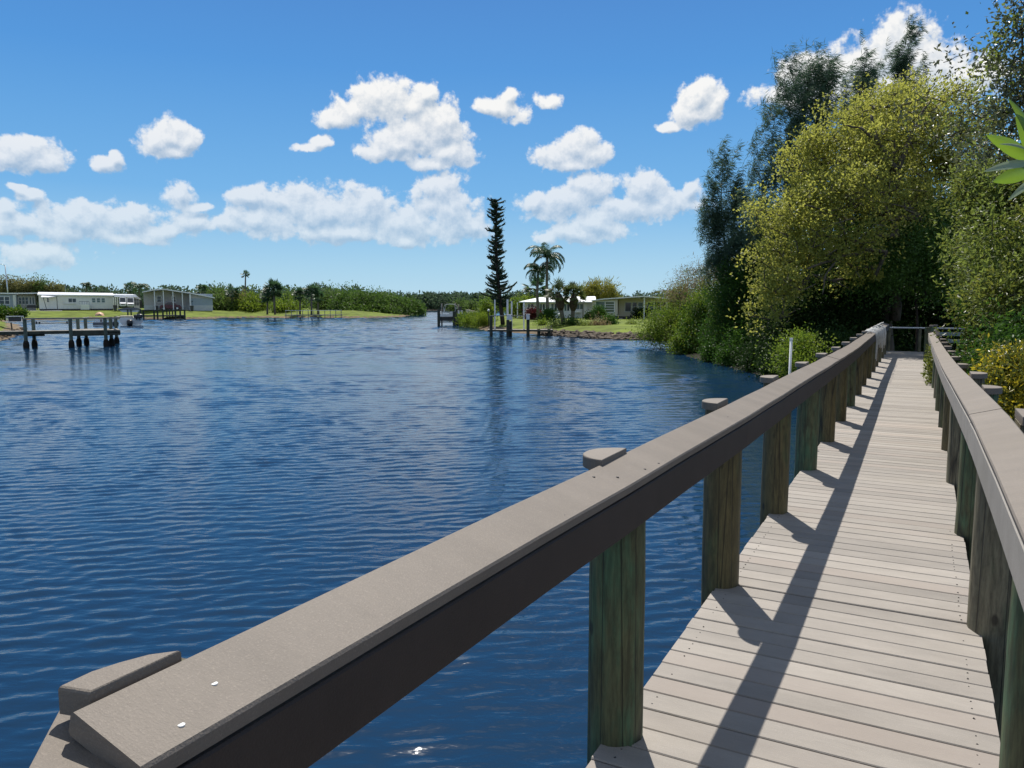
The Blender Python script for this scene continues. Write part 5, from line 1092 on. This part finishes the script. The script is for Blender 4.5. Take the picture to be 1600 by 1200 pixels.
for lb, x0, x1, yt, yb in (('white dock box on the boat lift landing, nearer the boat', 715.4, 718.6, 485.3, 490.6), ('white dock box on the boat lift landing, farther from the boat', 720, 723, 484.9, 490.6)):
    s = Site('dock_box', lb, 'dock box', (x0+x1)/2, 93, at(800, yb, 93)[2]); b = MB(); b.box(s.X(x0), s.X(x1), 0, .4, 0, s.Z(yt+.7)); b.build('box_body', M_pvc, s.o, bevel=.02); b = MB(); b.box(s.X(x0)-.03, s.X(x1)+.03, -.03, .43, s.Z(yt+.7), s.Z(yt)); b.build('lid', M_white, s.o, bevel=.02)
s = Site('covered_boat', 'dark boat under a white and brown cover beside the boat lift', 'boat', 739, 104, .2)
b = MB(); b.sweep([[(s.X(x), y, s.Z(z)) for x, z in ((728.5, 488), (727.5, 484.2), (731, 483.2), (738, 485.4), (746, 486.4), (750, 482.2), (750.6, 486.6), (749, 488.6))] for y in (0, 2.2)]); b.build('cover', M_tanc, s.o)
b = MB(); b.sweep([[(s.X(x), y, s.Z(z)) for x, z in ((729.5, 488.7), (749, 488.8), (747, 496.4), (731, 496.6))] for y in (.2, 2.0)]); b.build('hull', mat('dark_brown_hull', (.05, .035, .03), .5, .4), s.o); outboard(s, 733, -.2, 488.4, 497, M_dgrey)
def globe_lamp(label, x, D, y, yb, r):
    s = Site('lamp_post', label, 'lamp post', x, D, at(x, yb, D)[2], 'globe lamps on the island shore')
    b = MB(); b.tube([(0, 0, -.3), (0, 0, s.Z(y)-r)], .05, 7); b.build('pole', M_black, s.o, smooth=True); b = MB(); b.tube([(0, 0, s.Z(y)-r*1.1), (0, 0, s.Z(y)-r*.7)], [r*.4, r*.8], 8); b.build('collar', M_black, s.o)
    b = MB(); b.ball((0, 0, s.Z(y)), (r, r, r), 12, 8); b.build('globe', M_globe, s.o, smooth=True)
globe_lamp('round white globe lamp at the left end of the island dock', 763.5, 80, 485, 506, .14); globe_lamp('round white globe lamp at the foot of the fan palms', 873.5, 76, 491.6, 507, .14)
s = Site('dock', 'grey island dock with tall white pipe posts and a single handrail', 'dock', 795, 62.5, 0.0)
s.mbox('deck', M_wood, [(762, 864, 0, 1.6, 515.2, 516.4)]); s.mbox('fascia', M_woodd, [(762, 864, -.08, 0, 515.6, 518)]); s.box('hand_rail', M_wood, 766, 824, -.12, .1, 492.8, 494)
for x, y, yt in ((767.4, 0, 493), (793.6, 0, 500), (797.6, .4, 502), (825, 0, 497), (842, .2, 514), (858, .2, 514)): s.post('pile', M_woodd, x, y, yt, 530, .13)
for x, yt, r in ((773, 468, .055), (793, 467.6, .08), (799.6, 470.6, .06), (818.8, 471, .055)):
    s.post('pipe_post', M_pvc, x, .9, yt, 516, r)
s.mbox('baluster', M_wood, [(840+3.2*k, 840.5+3.2*k, 1.4, 1.46, 508.6, 515.4) for k in range(8)])
for lb, x0, x1, yt, yb in (('white dock box on the left pile of the island dock', 792.2, 799, 491.4, 499.6), ('white dock box on the right pile of the island dock', 822.2, 827.6, 490.6, 499.4)):
    s = Site('dock_box', lb, 'dock box', (x0+x1)/2, 62.3, at(800, yb, 62.3)[2]); b = MB(); b.box(s.X(x0), s.X(x1), -.2, .2, 0, s.Z(yt+.9)); b.build('box_body', M_pvc, s.o, bevel=.02); b = MB(); b.box(s.X(x0)-.03, s.X(x1)+.03, -.23, .23, s.Z(yt+.9), s.Z(yt)); b.build('lid', M_white, s.o, bevel=.02)
# rocks along the island bank: broken rubble, past counting
rs = np.random.RandomState(6); b = MB(); path = [on(845, 523.5), on(870, 525), on(900, 527), on(930, 529), on(960, 530), on(1000, 531), on(1045, 533)]
M_rock = mat('riprap_rock', (.125, .10, .075), .9, .15, var=.5, scale=2.5, bump=.8, bscale=6)
bm = bmesh.new(); bmesh.ops.create_icosphere(bm, subdivisions=1, radius=1.0); IV = np.array([v.co[:] for v in bm.verts]); IF = [tuple(v.index for v in f.verts) for f in bm.faces]; bm.free()
for i in range(420):
    k = rs.randint(0, len(path)-1); f = rs.rand(); p = path[k] + (path[k+1]-path[k])*f; u = rs.rand(); p = p + FW*(u*2.6-.3) + RT*rs.normal(0, .2); r = rs.uniform(.08, .25)
    V = IV*(1+rs.uniform(-.28, .28, (len(IV), 1)))*r*np.array([rs.uniform(.8, 1.5), rs.uniform(.8, 1.3), rs.uniform(.55, .9)]); a = rs.rand()*6.28; V = np.stack([V[:, 0]*math.cos(a)-V[:, 1]*math.sin(a), V[:, 0]*math.sin(a)+V[:, 1]*math.cos(a), V[:, 2]], 1)
    b.add(V + p + UP*(u*.40 - .02), IF)
o = b.build('rubble', M_rock); o['kind'] = 'stuff'; tag(o, 'brown broken rocks piled along the island bank', 'rocks')
b = MB()
for i in range(170):
    x = rs.uniform(-20, 42); p = on(x, 531 - max(0, x)*.20 + rs.uniform(-7, 1.0)); r = rs.uniform(.06, .18); V = IV*(1+rs.uniform(-.25, .25, (len(IV), 1)))*r*np.array([1.3, 1, .6]); b.add(V + np.array([p[0], p[1], .12 + rs.uniform(0, .25)]), IF)
o = b.build('rubble', M_rock); o['kind'] = 'stuff'; tag(o, 'small brown rocks on the slope of the left lawn spit', 'rocks')

# --- the island house: low white part on the left, tan wing on the right
h = Site('mobile_home', 'white-roofed mobile home on the island with a row of dark porch windows', 'house', 870, 101, .7)
h.box('wall', M_white, 817, 930, 0, 6, 472.4, 497)
b = MB(); b.hexa([(h.X(811), -.9, h.Z(471.4)), (h.X(931), -.9, h.Z(471.6)), (h.X(931), 6.6, h.Z(471.6)), (h.X(811), 6.6, h.Z(471.4)), (h.X(842), 3.0, h.Z(464.2)), (h.X(931), 3.0, h.Z(462.6)), (h.X(931), 3.2, h.Z(462.6)), (h.X(842), 3.2, h.Z(464.2))]); b.box(h.X(811), h.X(931), -.92, -.86, h.Z(472.8), h.Z(471.3)); b.build('roof', M_wroof, h.o)
for k, x in enumerate((825, 830, 838.5, 843.5, 848, 852.6, 861.6, 866.5, 871.6, 881.6, 886)): h.window(x, x+3.4, 475, 484.6 if x < 860 else 485.6, 0, 1, 1, M_glass if k % 3 else M_glassg, .05)
h.window(900, 911, 475, 483, 0, 2, 1, M_glassg); h.box('porch_rail', mat('dark_red_wood', (.10, .03, .03), .7, .2), 808, 846, -.95, -.85, 482.8, 483.6)
h.box('porch_deck', M_woodd, 809, 846, -.9, -.1, 492, 493)
for x in (819.5, 809): h.post('porch_post', M_white, x, -.7, 472.6, 497, .07)
h.mbox('downpipe', M_cream, [(913.5, 916.5, -.2, -.02, 473, 497)]); h.box('step', M_white, 897, 907, -.9, -.1, 485, 488)
s = Site('mobile_home', 'tan mobile home wing with a big window and a thin flat carport roof', 'house', 985, 97, .7)
s.box('wall', M_tan, 966, 1042, .9, 6.5, 466, 494.4); s.box('skirting', M_dgrey, 966.2, 1041.8, .98, 6.4, 494.4, 502)
s.box('front_wall', mat('pale_tan_siding', (.63, .57, .46), .6, .3, var=.05), 925.5, 965, -1.4, 6.3, 468.6, 493.6); s.box('front_skirting', M_dgrey, 926, 964.6, -1.3, 6.2, 493.6, 502)
s.window(931.5, 945, 471.4, 487.6, -1.4, 1, 1, M_glassg, .08); s.window(946.6, 959.6, 471.8, 487.4, -1.4, 1, 4, mat('green_jalousie_glass', (.09, .13, .07), .15, .6), .08)
for x, w in ((976.6, 9), (988, 6.6), (997, 7), (1012, 8.6), (1023, 8), (1033.4, 6)): s.window(x, x+w, 472.6, 486.6, .9, 1, 2 if w < 9 else 1, M_glass if x not in (997, 1012) else M_glassg, .06)
b = MB(); r_ = [(924.5, 469), (945, 466.4), (1005, 462.4), (1046, 466.2)]; b.prof([(s.X(x), s.Z(z+1.6)) for x, z in r_] + [(s.X(x), s.Z(z)) for x, z in r_[::-1]], -2.0, 7.0); b.build('roof', M_wroof, s.o)
for x in (1005.6, 1040.6): s.post('carport_post', M_white, x, -1.7, 463.6, 502, .07)
for x in (1047, 1049.6): s.post('carport_post', M_cream, x, 2.5, 468, 500, .08)
s.box('steps', M_conc, 967, 973, -.3, .85, 497, 502)
t = Site('patio_table', 'white patio table in front of the tan house wing', 'table', 1026, 94, .72); t.box('table_top', M_white, 1020, 1033, 0, .9, 492, 492.8)
for x in (1021, 1031.6): t.mbox('leg', M_dgrey, [(x, x+.6, .1, .16, 492.8, 502)])
t = Site('patio_chair', 'dark patio chair under the windows of the tan house wing', 'chair', 1012, 95.5, .72); t.box('seat', M_black, 1009, 1014, 0, .45, 496.8, 497.6); t.box('backrest', M_black, 1009, 1014, .42, .48, 491.6, 497)
for x in (1009.2, 1013.4):
    for y in (.02, .4): t.mbox('leg', M_black, [(x, x+.5, y, y+.04, 497.6, 502)])

# --- white pipe in the water and the pale rope thrown over the far rail
s = thing('pvc_pipe', 'thin white plastic pipe standing upright beside the left rail', 'pipe', (-1.36, 9.6, -.5))
b = MB(); b.tube([(-1.36, 9.6, -.5), (-1.345, 9.6, 2.17)], .015, 10); b.build('pipe', M_pvc, s, smooth=True, world=True); b = MB(); b.tube([(-1.345, 9.6, 2.17), (-1.345, 9.6, 2.20)], .019, 10); b.build('end_cap', M_pvc, s, world=True)
q = np.random.RandomState(3); b = MB()
for k in range(13):
    y = 17.9 + .42*k + q.uniform(-.15, .15); xi = lerp(LX, y) + .01; z = lerp(LZ, y); dn = q.uniform(.25, .62); b.tube([(xi-.20, y+.25, z+.075), (xi-.10, y+.1, z+.07), (xi+.02, y, z+.035), (xi+.045, y-.02, z-.12), (xi+.04, y-.02+q.uniform(-.05, .05), z-dn)], [.011, .013, .014, .014, .009], 6)
b.tube([(lerp(LX, y)-.10 + .03*math.sin(y*7), y, lerp(LZ, y)+.052) for y in np.arange(17.6, 24.6, .2)], .012, 6)
for k in range(5): y = 21.5 + .6*k; b.tube([(lerp(LX, y)-.15, y-1.0, lerp(LZ, y)+.09), (lerp(LX, y)-.05, y, lerp(LZ, y)+.12+q.uniform(0, .07)), (lerp(LX, y)-.12, y+1.0, lerp(LZ, y)+.08)], .013, 6)
o = b.build('rope', mat('pale_rope', (.52, .51, .48), .9, .1, var=.2, scale=20), None, smooth=True); tag(o, 'bunches of pale rope hanging over the far end of the left rail', 'rope'); rebase(o, (-.85, 19.5, 1.9))
